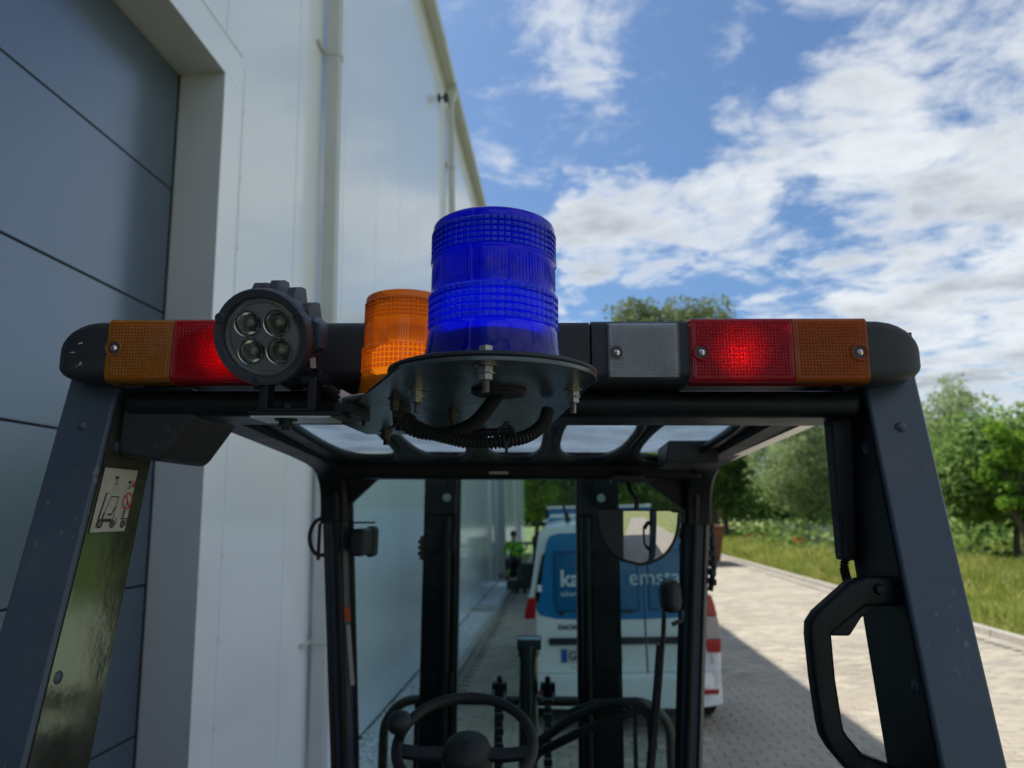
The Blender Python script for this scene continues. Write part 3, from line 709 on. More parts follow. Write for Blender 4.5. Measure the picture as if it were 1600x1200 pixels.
# meadow grass
def grass(N, x0, x1, y0, y1, hmin, hmax, wdt, seed, pw=1.0):
    r_ = np.random.default_rng(seed)
    x = x0+r_.uniform(0, 1, N)**pw*(x1-x0); y = r_.uniform(y0, y1, N)
    h = r_.uniform(hmin, hmax, N)*(.75+.35*np.sin(x*1.1+y*.7)+.15*np.sin(y*2.1)); h = np.maximum(h, .08); h *= np.clip((x-x0)/.5, .35, 1)
    th = r_.uniform(0, 6.283, N); bx = np.cos(th)*wdt; by = np.sin(th)*wdt; lx = r_.normal(0, .30, N)*h; ly = r_.normal(0, .30, N)*h
    V = np.stack([np.stack([x-bx, y-by, np.full(N, -.06)], 1), np.stack([x+bx, y+by, np.full(N, -.06)], 1), np.stack([x+bx*.6+lx*.5, y+by*.6+ly*.5, h*.6], 1), np.stack([x+lx, y+ly, h], 1)], 1)
    return V.reshape(-1, 3)
V = np.concatenate([grass(60000, KX+.13, 14, 7.5, 24, .20, .50, .007, 1, 1.2), grass(50000, KX+.13, 20, 22, 50, .25, .60, .014, 2, 1.2), grass(16000, KX+.13, 9, -3, 8, .15, .4, .008, 4)])
me = bpy.data.meshes.new('meadow_grass'); np_mesh(me, V, np.arange(len(V)).reshape(-1, 4)); me.materials.append(MATS['grass_blade'])
o = bpy.data.objects.new('meadow_grass', me); C.objects.link(o); tag(o, 'tall yellow green meadow grass behind the kerb', kind='stuff')
def dots(name, pts, size, matn, label):
    vs = []; fs = []
    for i, (x, y, z) in enumerate(pts):
        s_ = size*random.uniform(.6, 1.3); k = len(vs)
        for a, b, c in ((1, 0, .3), (-.5, .87, .1), (-.5, -.87, .4), (0, 0, -.9), (0, .1, .9)): vs.append((x+a*s_, y+b*s_, z+c*s_))
        fs += [(k, k+1, k+4), (k+1, k+2, k+4), (k+2, k, k+4), (k, k+3, k+1), (k+1, k+3, k+2), (k+2, k+3, k)]
    me = bpy.data.meshes.new(name); me.from_pydata(vs, [], fs); me.materials.append(MATS[matn]); o = bpy.data.objects.new(name, me); C.objects.link(o); tag(o, label, kind='stuff')
pp = []
for cx, cy, n_ in ((8.9, 28.0, 26), (7.9, 17.6, 14), (8.6, 34, 16), (9.5, 26, 6), (8.4, 23, 6)):
    for i in range(n_): pp.append((cx+random.gauss(0, .28), cy+random.gauss(0, .5), random.uniform(.48, .68)))
dots('poppies', pp, .035, 'poppy_red', 'red poppies scattered in the meadow grass')
pp = [(random.uniform(KX+.5, 12), random.uniform(9, 26), random.uniform(.3, .62)) for i in range(220)]
dots('white_wildflowers', pp, .013, 'umbel_white', 'small white wildflowers in the meadow grass')
# wire fence
fe = empty('wire_fence', (9.3, 28, 0)); tag(fe, 'low pale wire mesh fence in the meadow before the willow', 'fence')
fo = (9.3, 28, 0)
A = Vector((9.0, 21.6, 0)); B = Vector((10.6, 37.0, 0)); nP = 7
for i in range(nP):
    p = A.lerp(B, i/(nP-1)); MB().cyl((p.x, p.y, -.05), (p.x, p.y, 1.15), .03, n=8).build('post', 'steel_galv', fe, off=fo)
    if i < nP-1:
        q = A.lerp(B, (i+1)/(nP-1)); g = MB()
        for z in np.arange(.12, 1.13, .10): g.tube([(p.x, p.y, z), (q.x, q.y, z)], .004, n=3, cap=False)
        for t in np.arange(.03, 1.0, .035):
            s_ = p.lerp(q, t); g.tube([(s_.x, s_.y, .08), (s_.x, s_.y, 1.12)], .004, n=3, cap=False)
        g.build('mesh_panel', 'steel_galv', fe, off=fo, smooth=0)

# ---- rusty skip at the bend of the road
sk = empty('rusty_skip', (4.35, 25.5, 0)); tag(sk, 'rust brown metal skip on the paving beside the meadow corner', 'skip')
g = MB(); sx, sy = .95, 1.3
g.hexa([(-sx*.85, -sy*.85, .14), (sx*.85, -sy*.85, .14), (sx*.85, sy*.85, .14), (-sx*.85, sy*.85, .14), (-sx, -sy, 1.22), (sx, -sy, 1.22), (sx, sy, 1.22), (-sx, sy, 1.22)], .02)
g.build('bin_body', 'rust', sk)
for s_ in (-1, 1):
    MB().box((s_*sx-.04, -sy-.04, 1.22), (s_*sx+.04, sy+.04, 1.29), .01).build('rim', 'rust', sk)
    MB().box((-sx, s_*sy-.04, 1.22), (sx, s_*sy+.04, 1.285), .01).build('rim', 'rust', sk)
    MB().box((s_*.6-.06, -1.15, 0), (s_*.6+.06, 1.15, .15), .01).build('skid', 'steel_dark', sk)
for i in range(4):
    x = -.72+i*.48; MB().hexa([(x-.04, -sy*.87-.04, .2), (x+.04, -sy*.87-.04, .2), (x+.04, -sy*.86, .2), (x-.04, -sy*.86, .2), (x-.04, -sy-.04, 1.2), (x+.04, -sy-.04, 1.2), (x+.04, -sy+.01, 1.2), (x-.04, -sy+.01, 1.2)]).build('stiffener', 'rust', sk)

# ================================================================== VAN
def ring(y, hw, ztop, zbot=.25, k=1.0):
    """closed cross-section, counter-clockwise, with tumblehome"""
    H0 = [(0, ztop), (.45, ztop-.005), (.72, ztop-.035), (.80, ztop-.11), (.885, ztop*.64+.10), (.955, 1.02), (.995, .80), (1.0, .62), (.98, .42), (.93, zbot), (.5, zbot-.02), (0, zbot-.02)]
    pts = [(x*hw*k, min(z, ztop)) for x, z in H0]
    L_ = [(-x, z) for x, z in pts[1:-1]][::-1]
    return [(x, y, z) for x, z in pts+L_]
def loft(g, rings, cap=True):
    n = len(rings[0]); base = []
    for r_ in rings: base += r_
    fs = [(i*n+j, i*n+(j+1) % n, (i+1)*n+(j+1) % n, (i+1)*n+j) for i in range(len(rings)-1) for j in range(n)]
    if cap: fs += [tuple(range(n)), tuple(range((len(rings)-1)*n, len(rings)*n))]
    g.add(base, fs)
van = empty('delivery_van', (.48, 8.8, 0)); tag(van, 'white and blue delivery van parked ahead of the forklift seen through its windscreen', 'van')
Y0 = -2.2          # rear face
g = MB()
loft(g, [ring(Y0, .845, 1.75, .28, .965), ring(Y0+.03, .868, 1.785, .25), ring(Y0+.12, .875, 1.80, .22), ring(Y0+1.2, .878, 1.815, .22), ring(Y0+2.4, .875, 1.80, .22), ring(Y0+2.9, .865, 1.62, .22), ring(Y0+3.35, .855, 1.18, .22), ring(Y0+4.1, .80, .98, .24), ring(Y0+4.33, .70, .80, .28)])
body = g.build('body', 'van_white', van, smooth=40)
# rear doors: leaf pair, each with white lower and blue upper skin
XS = .22            # split line
def doorpoly(x0, x1):
    """outline of the rear opening between x0 and x1"""
    pts = [(-.80, .50), (-.80, .80), (-.765, 1.02), (-.70, 1.30), (-.635, 1.60), (-.60, 1.675), (-.52, 1.70), (.52, 1.70), (.60, 1.675), (.635, 1.60), (.70, 1.30), (.765, 1.02), (.80, .80), (.80, .50)]
    out = [(x, z) for x, z in pts if x0 < x < x1]
    return out
def leaf(x0, x1, pts, name, mats, y, th, parent=van, bev=.006):
    g = MB(); g.prism(pts, lambda a, b: (a, y, b), lambda a, b: (a, y+th, b), bev); return g.build(name, mats, parent)
Lp = [(XS-.004, .50), (XS-.004, 1.70)]+[(-.52, 1.70), (-.60, 1.675), (-.635, 1.60), (-.70, 1.30), (-.765, 1.02), (-.80, .80), (-.80, .50)]
Rp = [(XS+.004, 1.70), (XS+.004, .50)]+[(.80, .50), (.80, .80), (.765, 1.02), (.70, 1.30), (.635, 1.60), (.60, 1.675), (.52, 1.70)]
ld = leaf(0, 0, Lp, 'rear_door', 'van_white', Y0-.022, .05); rd = leaf(0, 0, Rp, 'rear_door', 'van_white', Y0-.022, .05)
# blue wrap: curved lower edge, above and over the windows
cur = [(-.745, 1.06), (-.70, .985), (-.56, .955), (-.3, .945), (0, .942), (XS-.004, .942)]
Lb = cur+[(XS-.004, 1.699), (-.52, 1.699), (-.60, 1.672), (-.633, 1.60), (-.698, 1.30)]
leaf(0, 0, Lb, 'blue_film', 'van_blue', Y0-.0245, .0024, ld, 0)
Rb = [(XS+.004, .942), (.3, .945), (.56, .955), (.70, .985), (.745, 1.06), (.698, 1.30), (.633, 1.60), (.60, 1.672), (.52, 1.699), (XS+.004, 1.699)]
leaf(0, 0, Rb, 'blue_film', 'van_blue', Y0-.0245, .0024, rd, 0)
leaf(0, 0, [(-.55, 1.03), (XS-.05, 1.03), (XS-.05, 1.52), (-.53, 1.52), (-.575, 1.48), (-.585, 1.1)], 'rear_window', 'van_blue_dark', Y0-.0305, .006, ld, .002)
leaf(0, 0, [(XS+.05, 1.03), (.55, 1.03), (.585, 1.1), (.575, 1.48), (.53, 1.52), (XS+.05, 1.52)], 'rear_window', 'van_blue_dark', Y0-.0305, .006, rd, .002)
# dark strip at the edge of the doors
for s_ in (-1, 1):
    pts = [(s_*.705, 1.10), (s_*.748, 1.10), (s_*.735, 1.20), (s_*.705, 1.35), (s_*.665, 1.52), (s_*.640, 1.52), (s_*.675, 1.33)]
    leaf(0, 0, pts, 'side_glazing', 'window_dark', Y0-.029, .006, van, .001)
    # tail lights, tall, wrapping the corner
    o_ = [(.745, .66), (.852, .66), (.868, .80), (.84, 1.02), (.80, 1.17), (.725, 1.17), (.735, .95)]
    tl = empty('tail_light', (0, 0, 0)); tl.parent = van; 
    def seg(z0, z1, nm, mt):
        def xin(z): return .745 if z < .8 else .735+.0*(z)
        def xo(z): return np.interp(z, [.60, .80, 1.02, 1.2], [.85, .868, .838, .79])
        leaf(0, 0, [(s_*.74, z0), (s_*xo(z0), z0), (s_*xo((z0+z1)/2), (z0+z1)/2), (s_*xo(z1), z1), (s_*.73, z1)], nm, mt, Y0-.045, .075, tl, .008)
    seg(.66, .77, 'red_segment', 'red_lamp'); seg(.774, .96, 'clear_segment', 'lamp_clear'); seg(.964, 1.14, 'red_segment', 'red_lamp')
    leaf(0, 0, [(s_*.66, .33), (s_*.80, .33), (s_*.81, .37), (s_*.66, .37)], 'reflector', 'red_lamp', Y0-.088, .02, van, .003)
    # hinges
    MB().box((s_*.80-.02, Y0-.05, .58), (s_*.80+.02, Y0-.02, .64), .006).build('hinge', 'van_white', van); MB().box((s_*.70-.02, Y0-.045, 1.19), (s_*.70+.02, Y0-.022, 1.25), .006).build('hinge', 'van_white', van)
# bumper
g = MB(); n_ = 14; path = []
for i in range(n_+1):
    t = -1+2*i/n_; path.append(((t*.86, Y0-.085+.14*abs(t)**6, 0), (0, 1, 0), (0, 0, 1)))
g.sweep([(0, .22), (.10, .20), (.13, .50), (.01, .495), (-.005, .44), (-.005, .28)], path); g.build('bumper', 'van_white', van, smooth=50)
# grip strip and plate
MB().box((-.63, Y0-.047, .735), (XS-.01, Y0-.02, .795), .008).build('grip_strip', 'black_plastic', van)
MB().box((XS+.01, Y0-.047, .735), (.63, Y0-.02, .795), .008).build('grip_strip', 'black_plastic', van)
pl_ = MB().box((-.53, Y0-.034, .585), (.012, Y0-.023, .705), .003).build('number_plate', 'sticker_white', van)
MB().box((-.524, Y0-.0355, .591), (-.474, Y0-.0338, .699)).build('country_band', 'blue_print', pl_, smooth=0)
MX = Matrix.Rotation(R(90), 4, 'X')
text_mesh('plate_lettering', 'G', .10, Matrix.Translation((-.463, Y0-.0345, .612))@MX, 'ink_black', pl_, extr=.0006, bold=.002)
text_mesh('plate_lettering', 'A', .10, Matrix.Translation((-.06, Y0-.0345, .612))@MX, 'ink_black', pl_, extr=.0006, bold=.002)
MB().box((-.012, Y0-.0365, .60), (-.004, Y0-.0345, .69)).build('plate_frame', 'ink_black', pl_, smooth=0)
# lettering on the blue film
text_mesh('lettering', 'ka', .200, Matrix.Translation((-.515, Y0-.0316, 1.235))@MX, 'letter_white', ld, extr=.0008, bold=.004)
text_mesh('lettering', 'emstar', .205, Matrix.Translation((.095, Y0-.0316, 1.235))@MX, 'letter_white', van, extr=.0008, bold=-.001, width=.52)
text_mesh('small_lettering', 'advan', .065, Matrix.Translation((-.515, Y0-.0316, 1.15))@MX, 'letter_white', ld, extr=.0006)
text_mesh('badge', 'DACIA', .055, Matrix.Translation((-.545, Y0-.0255, .865))@MX, 'ink_black', ld, extr=.002, bold=.002)
text_mesh('badge', 'dokker', .050, Matrix.Translation((.50, Y0-.0255, .86))@MX, 'ink_grey', rd, extr=.002, bold=.001)
text_mesh('web_lettering', 'www.', .062, Matrix.Translation((-.455, Y0-.0235, .525))@MX, 'ink_grey', ld, extr=.0006)
MB().tube([(XS-.10, Y0-.04, 1.005), (-.02, Y0-.048, 1.02), (-.22, Y0-.046, 1.06)], .008, n=6).build('wiper', 'black_plastic', van)
for a_, b_ in ((-.56, XS-.045), (XS+.045, .56)):
    g = MB(); q_ = [(a_, 1.02), (b_, 1.02), (b_, 1.53), (a_, 1.53)]
    g.tube([(x, Y0-.032, z) for x, z in q_], .005, n=6, closed=True); g.build('window_seal', 'black_rubber', van)
MB().box((XS-.004, Y0-.026, .50), (XS+.004, Y0-.018, 1.70)).build('door_gap', 'window_dark', van, smooth=0)
for x in (-.51,): MB().lathe([(0, .012), (.016, .012), (.02, .0)], (x, Y0-.031, 1.0), (0, -1, 0), n=12).build('washer_nozzle', 'chrome', van)
# wheels, mirrors, roof aerial, roof bar
for sx_ in (-1, 1):
    for yy in (Y0+.62, Y0+3.45):
        wl = MB(); wl.lathe([(.19, -.09), (.29, -.10), (.315, -.085), (.318, 0), (.315, .085), (.29, .10), (.19, .09)], (sx_*.775, yy, .318), (1, 0, 0), n=28, closed=False)
        wo_ = wl.build('wheel', 'tyre', van)
        MB().lathe([(.0, .04), (.06, .045), (.17, .03), (.195, .07)], (sx_*.775, yy, .318), (sx_, 0, 0), n=24).build('rim', 'steel_galv', wo_)
    g = MB(); g.box((sx_*.87, Y0+2.72, 1.03), (sx_*1.02, Y0+2.86, 1.25), .03).build('wing_mirror', 'black_plastic', van)
    MB().box((sx_*.62, Y0+.25, 1.793), (sx_*.66, Y0+2.3, 1.812), .008).build('roof_rail', 'van_white', van)
MB().tube([(-.42, Y0+.35, 1.80), (-.44, Y0+.30, 1.88), (-.47, Y0+.2, 1.98)], .008, n=6, rf=[.03, .02, .006]).build('roof_aerial', 'black_plastic', van)
for y_ in (.55, 1.6): MB().box((-.60, Y0+y_, 1.825), (.60, Y0+y_+.07, 1.86), .012).build('roof_bar', 'white_plastic', van)
g = MB(); 
for s_ in (-1, 1):
    g.prism([(s_*.80, Y0+1.9, 1.12), (s_*.80, Y0+2.75, 1.12), (s_*.74, Y0+2.5, 1.60), (s_*.74, Y0+1.9, 1.66)], lambda a, b, c: (a*1.075, b, c), lambda a, b, c: (a*1.03, b, c))
g.build('side_window', 'window_dark', van, smooth=0)

# second vehicle: blue box van ahead
bv = empty('box_van', (.74, 17.0, 0)); tag(bv, 'taller blue box van parked beyond the white and blue delivery van', 'van')
MB().box((-1.02, -2.6, .75), (1.02, 1.2, 1.93), .05).build('cargo_box', 'blue_truck', bv)
MB().box((-1.03, -2.62, 1.93), (1.03, 1.22, 1.985), .02).build('roof_edge', 'white_plastic', bv)
MB().box((-1.06, -2.61, .8), (-1.021, -2.45, 1.95), .01).build('corner_post', 'black_plastic', bv)
g = MB(); g.hexa([(-.95, 1.25, .35), (.95, 1.25, .35), (.90, 2.9, .35), (-.90, 2.9, .35), (-.9, 1.25, 1.85), (.9, 1.25, 1.85), (.85, 2.1, 1.8), (-.85, 2.1, 1.8)], .05); g.build('cab', 'blue_truck', bv)
MB().box((-.9, -2.5, .45), (.9, 2.2, .74), .02).build('chassis', 'black_plastic', bv)
for x in (-.85, .85):
    for yy in (-1.5, 1.9):
        w_ = MB(); w_.lathe([(.2, -.11), (.33, -.11), (.36, -.08), (.36, .08), (.33, .11), (.2, .11)], (x, yy, .36), (1, 0, 0), n=24); o_ = w_.build('wheel', 'tyre', bv)
        MB().lathe([(0, .06), (.2, .05)], (x, yy, .36), (1 if x > 0 else -1, 0, 0), n=20).build('rim', 'steel_galv', o_)
for s_ in (-1, 1): MB().box((s_*.9-.07, -2.64, .8), (s_*.9+.07, -2.601, 1.0), .01).build('tail_light', 'red_lamp', bv)

# ================================================================== PERSON (seated, facing the camera)
def skin_obj(name, verts, edges, radii, matn, parent, root=0, sub=2):
    me = bpy.data.meshes.new(name); me.from_pydata(verts, edges, []); o = bpy.data.objects.new(name, me); C.objects.link(o)
    md = o.modifiers.new('skin', 'SKIN'); md.use_smooth_shade = True
    for i, r_ in enumerate(radii):
        me.skin_vertices[0].data[i].radius = (r_, r_) if not isinstance(r_, tuple) else r_
    me.skin_vertices[0].data[root].use_root = True
    s_ = o.modifiers.new('sub', 'SUBSURF'); s_.levels = sub; s_.render_levels = sub
    dg = bpy.context.evaluated_depsgraph_get(); m2 = bpy.data.meshes.new_from_object(o.evaluated_get(dg)); m2.name = name
    bpy.data.objects.remove(o); bpy.data.meshes.remove(me)
    m2.materials.clear(); m2.materials.append(MATS[matn]); m2.polygons.foreach_set('use_smooth', [True]*len(m2.polygons))
    q = bpy.data.objects.new(name, m2); C.objects.link(q)
    if parent: q.parent = parent
    return q
PL = (-1.42, 21.2, 0)
per = empty('person', PL); tag(per, 'person in a bright green jacket and dark trousers sitting by the far gate', 'person')
Vp = [(0, 0, .52), (0, .02, .70), (0, .01, .90), (0, -.01, 1.02), (0, -.03, 1.12), (0, -.05, 1.22)]
Ep = [(0, 1), (1, 2), (2, 3), (3, 4), (4, 5)]; Rp_ = [.13, .115, .13, .075, .055, .085]
def addc(pts, rads, frm):
    for p, r_ in zip(pts, rads):
        Vp.append(p); Rp_.append(r_); Ep.append((frm, len(Vp)-1)); frm = len(Vp)-1
for s_ in (-1, 1):
    addc([(s_*.09, -.03, .50), (s_*.16, -.44, .53), (s_*.17, -.46, .10), (s_*.18, -.50, .05), (s_*.19, -.62, .04)], [.095, .062, .045, .042, .03], 0)
    addc([(s_*.17, 0, .97), (s_*.26, -.03, .75), (s_*.20, -.24, .62), (s_*.16, -.31, .60)], [.055, .042, .034, .025], 2)
skin_obj('body', Vp, Ep, Rp_, 'skin', per)
# fingers
for s_ in (-1, 1):
    g = MB()
    for k in range(4): g.tube([(s_*(.175-.018*k), -.31, .605), (s_*(.172-.018*k), -.37, .60), (s_*(.168-.018*k), -.395, .575)], .008, n=6)
    g.tube([(s_*.14, -.29, .61), (s_*.115, -.32, .61), (s_*.11, -.345, .60)], .009, n=6); g.build('hand', 'skin', per)
def sub_skin(name, pts, eds, rad, matn): return skin_obj(name, pts, eds, rad, matn, per)
sub_skin('jacket', [(0, 0, .54), (0, .02, .72), (0, .01, .92), (0, 0, 1.03), (-.18, 0, .98), (-.275, -.03, .75), (-.21, -.22, .64), (.18, 0, .98), (.275, -.03, .75), (.21, -.22, .64)],
         [(0, 1), (1, 2), (2, 3), (2, 4), (4, 5), (5, 6), (2, 7), (7, 8), (8, 9)], [.16, .145, .155, .08, .085, .068, .05, .085, .068, .05], 'hivis')
sub_skin('trousers', [(0, 0, .48), (-.10, -.03, .50), (-.165, -.45, .53), (-.172, -.46, .14), (.10, -.03, .50), (.165, -.45, .53), (.172, -.46, .14)],
         [(0, 1), (1, 2), (2, 3), (0, 4), (4, 5), (5, 6)], [.15, .11, .085, .06, .11, .085, .06], 'trouser_dark')
for s_ in (-1, 1):
    MB().lathe([(.066, 0), (.070, .01), (.070, .07), (.066, .08)], (s_*.172, -.46, .20), (0, 0, 1), n=16).build('reflective_band', 'hivis', per)
    MB().box((s_*.18-.05, -.66, 0), (s_*.18+.05, -.40, .10), .03).build('boot', 'boot', per)
g = MB(); g.lathe([(.001, .125), (.05, .115), (.09, .07), (.098, .01), (.09, -.04)], (0, -.04, 1.235), (0, 0.1, 1), n=18); g.build('hair', 'hair', per)
g = MB()
for s_ in (-1, 1): g.lathe([(0, .006), (.008, .004), (.011, 0)], (s_*.032, -.128, 1.235), (0, -1, 0), n=8)
g.build('eye', 'ink_black', per); g = MB(); g.hexa([(-.012, -.12, 1.185), (.012, -.12, 1.185), (.01, -.11, 1.185), (-.01, -.11, 1.185), (-.006, -.13, 1.235), (.006, -.13, 1.235), (.004, -.12, 1.235), (-.004, -.12, 1.235)], .002)
for s_ in (-1, 1): g.box((s_*.085-.008, -.06, 1.20), (s_*.085+.008, -.02, 1.26), .005)
g.build('face_features', 'skin', per)
st = empty('crate_seat', (PL[0], PL[1]+.05, 0)); tag(st, 'dark crate the person in green sits on', 'crate')
MB().box((-.24, -.2, .38), (.24, .22, .425), .008).build('lid', 'black_plastic', st)
for i in range(4): MB().box((-.23, -.19, .03+i*.09), (.23, -.175, .09+i*.09), .004).box((-.23, .19, .03+i*.09), (.23, .205, .09+i*.09), .004).build('board', 'black_plastic', st)
for sx_ in (-1, 1): MB().box((sx_*.21, -.175, 0), (sx_*.235, .19, .38), .004).build('side_panel', 'black_plastic', st)
# pallet truck with upright handle
pt = empty('pallet_truck', (-1.02, 17.4, 0)); tag(pt, 'grey hand pallet truck with its handle upright near the hall wall', 'pallet truck')
MB().box((-.10, -.03, .22), (.10, .10, .42), .02).cyl((0, .02, .40), (0, .02, .62), .05).build('pump', 'steel_dark', pt)
MB().tube([(0, 0, .42), (0, -.03, .80), (0, -.05, 1.00)], .022, n=8).build('handle_bar', 'black_plastic', pt)
g = MB(); g.tube([(.17*math.sin(a), -.05, 1.06+.10*math.cos(a)) for a in np.linspace(0, 2*math.pi, 20)[:-1]], .016, n=6, closed=True); g.build('grip_loop', 'black_plastic', pt)
for s_ in (-1, 1):
    MB().box((s_*.27-.08, .10, .06), (s_*.27+.08, 1.25, .12), .01).build('fork', 'steel_dark', pt); MB().cyl((s_*.05, -.0, .09), (s_*.12, -.0, .09), .09, n=20).build('wheel', 'black_rubber', pt)
MB().box((-.35, .05, .08), (.35, .14, .30), .02).build('fork_carriage', 'steel_dark', pt)
# wheeled bin
bn = empty('wheeled_bin', (-.72, 24.0, 0)); tag(bn, 'black wheeled bin standing between the person and the delivery van', 'bin')
MB().hexa([(-.22, -.22, .08), (.22, -.22, .08), (.22, .22, .08), (-.22, .22, .08), (-.28, -.28, 1.0), (.28, -.28, 1.0), (.28, .30, 1.0), (-.28, .30, 1.0)], .03).build('bin_body', 'black_plastic', bn)
MB().hexa([(-.30, -.31, 1.0), (.30, -.31, 1.0), (.30, .33, 1.0), (-.30, .33, 1.0), (-.26, -.27, 1.07), (.26, -.27, 1.07), (.26, .30, 1.10), (-.26, .30, 1.10)], .015).build('lid', 'black_plastic', bn)
for s_ in (-1, 1): MB().cyl((s_*.2, .25, .10), (s_*.25, .25, .10), .10, n=18).build('wheel', 'tyre', bn)

# ================================================================== FORKLIFT
# local frame: x right, y forward, z up, origin at the height of the guard; the Empty sits on the ground under it
a_, b_ = R(2.5), R(1.6)
MF = Matrix.Translation((0, 0, H)) @ Matrix.Rotation(a_, 4, 'Z') @ Matrix.Rotation(b_, 4, 'Y')
FO = Vector((-.05, 1.5, -1.90))
fk = empty('forklift', mtx=MF @ Matrix.Translation(FO)); tag(fk, 'dark slate forklift seen from behind with warning beacons on its overhead guard', 'forklift')
def fb(g, name, m, parent=None, smooth=35): return g.build(name, m, parent or fk, smooth=smooth, off=FO)
def lerp(a, b, t): return a+(b-a)*t
# ---- rear pillars (slanting back towards the camera as they go down)
def pil(z): return .955-.235*(.166-z)      # y of the back face
for s_, xo, xi in ((-1, -.642, -.570), (1, .524, .452)):
    g = MB(); zb, zt = -.92, .19
    db, dt = .16, .125
    P = lambda z, x, d: (x, pil(z)+d, z)
    a, b = sorted((xo, xi))
    g.hexa([P(zb, a, 0), P(zb, b, 0), P(zb, b, db), P(zb, a, db), P(zt, a, 0), P(zt, b, 0), P(zt, b, dt), P(zt, a, dt)], .005)
    p_ = fb(g, 'rear_pillar', 'slate_paint' if s_ > 0 else 'slate_paint')
    xc = (xo+xi)/2
    # inner liner face: glossier black-green finish inside the cab
    xin = xi; t_ = .0015*(-s_)
    def Q(z, f, e=0): return (xin+t_+e*(-s_), pil(z)+f, z)
    g = MB(); g.add([Q(zb, .006), Q(zb, db-.006), Q(.15, dt-.006), Q(.15, .006)], [(0, 1, 2, 3)]); fb(g, 'inner_face', 'liner_gloss' if s_ < 0 else 'black_paint', p_, 0)
    for (rx, rz_) in ((xc, .11), (xc, -.42)):
        y_ = pil(rz_); fb(MB().lathe([(0, .004), (.004, .0036), (.0075, .0012), (.0082, -.001)], (rx, y_, rz_), (0, -1, -.2), n=20), 'bolt_cap', 'slate_paint', p_)
    for f_, rz_ in ((.03, .085), (.022, -.20)):
        y_ = pil(rz_)+f_; fb(MB().lathe([(0, .003), (.004, .0026), (.0075, .0010), (.0085, -.001)], (xin+t_, y_, rz_), (-s_, 0, 0), n=20), 'bolt_cap', 'slate_paint', p_)
    if s_ < 0:
        # lifting instructions sticker, drawn as flat print
        SX = xin+t_+.0006
        def U(u, v, e=0.0):          # u 0..1 along the pillar depth, v 0..1 up
            z = -.030+.085*v; return (SX+e, .944-.018+.235*(z-.01)+.080*u+.004, z)
        g = MB()
        def poly(pts, e): g.add([U(u, v, e) for u, v in pts], [tuple(range(len(pts)))])
        def ln(a, b, w_, e=.0009):
            a = Vector(a); b = Vector(b); d = (b-a); nrm = Vector((-d.y, d.x)).normalized()*w_/2
            poly([tuple(a+nrm), tuple(a-nrm), tuple(b-nrm), tuple(b+nrm)], e)
        def ringp(cx, cy, r0, r1, e=.0009, n=22, asp=1.0):
            for i in range(n):
                t0, t1 = 2*math.pi*i/n, 2*math.pi*(i+1)/n
                poly([(cx+r0*math.cos(t0), cy+r0*asp*math.sin(t0)), (cx+r1*math.cos(t0), cy+r1*asp*math.sin(t0)), (cx+r1*math.cos(t1), cy+r1*asp*math.sin(t1)), (cx+r0*math.cos(t1), cy+r0*asp*math.sin(t1))], e)
        g.cur = 3; poly([(-.02, -.015), (1.02, -.015), (1.02, 1.015), (-.02, 1.015)], -.0001)
        g.cur = 0; poly([(0, 0), (1, 0), (1, 1), (0, 1)], .0003)
        g.cur = 1
        # left forklift
        ln((.14, .16), (.20, .60), .035); ln((.18, .60), (.27, .60), .012); ln((.24, .22), (.36, .55), .012); ln((.36, .55), (.58, .55), .014); ln((.58, .55), (.55, .17), .016)
        poly([(.27, .155), (.52, .155), (.52, .205), (.27, .205)], .0009); ln((.08, .09), (.12, .09), .012); ln((.12, .09), (.15, .34), .012); ln((.38, .27), (.48, .27), .03); ln((.48, .27), (.54, .38), .022)
        ln((.62, .20), (.68, .20), .012); ln((.68, .20), (.66, .10), .012); ln((.24, .20), (.27, .30), .04)
        ringp(.21, .13, .048, .085, asp=.85); ringp(.57, .12, .042, .075, asp=.85); ringp(.21, .13, .015, .030); ringp(.57, .12, .012, .026)
        # hooks
        for cx, cy in ((.40, .86), (.82, .80)):
            ln((cx-.05, cy), (cx+.05, cy), .035); ln((cx, cy), (cx, cy-.04), .02)
            for k in range(7):
                t0 = math.pi/2-k*.62; t1 = t0-.62; q = lambda t: (cx+.035*math.cos(t), cy-.075+.035*math.sin(t)); ln(q(t0), q(t1), .014)
        # right forklift fragment
        ringp(.88, .115, .042, .075, asp=.85); ringp(.88, .115, .012, .026); ln((.84, .19), (.86, .34), .022); ln((.78, .20), (.98, .20), .02); ln((.98, .20), (.97, .10), .012); ln((.82, .26), (.84, .34), .02); ln((.86, .36), (.88, .50), .016)
        g.cur = 4
        ln((.42, .77), (.28, .60), .005); ln((.42, .77), (.52, .56), .005); ln((.80, .72), (.76, .66), .005); ln((.42, .24), (.70, .24), .006); ln((.42, .20), (.70, .20), .006)
        for k in range(11): ln((.05+k*.045, .965), (.08+k*.045, .963), .008)
        g.cur = 2
        ringp(.875, .485, .118, .145, e=.0012, n=30, asp=.98); ln((.79, .58), (.96, .385), .028, .0013)
        poly([(.90, .715), (.995, .715), (.95, .84)], .0012)
        fb(g, 'sticker', ['sticker_white', 'ink_black', 'ink_red', 'black_plastic', 'ink_grey'], p_, 0)
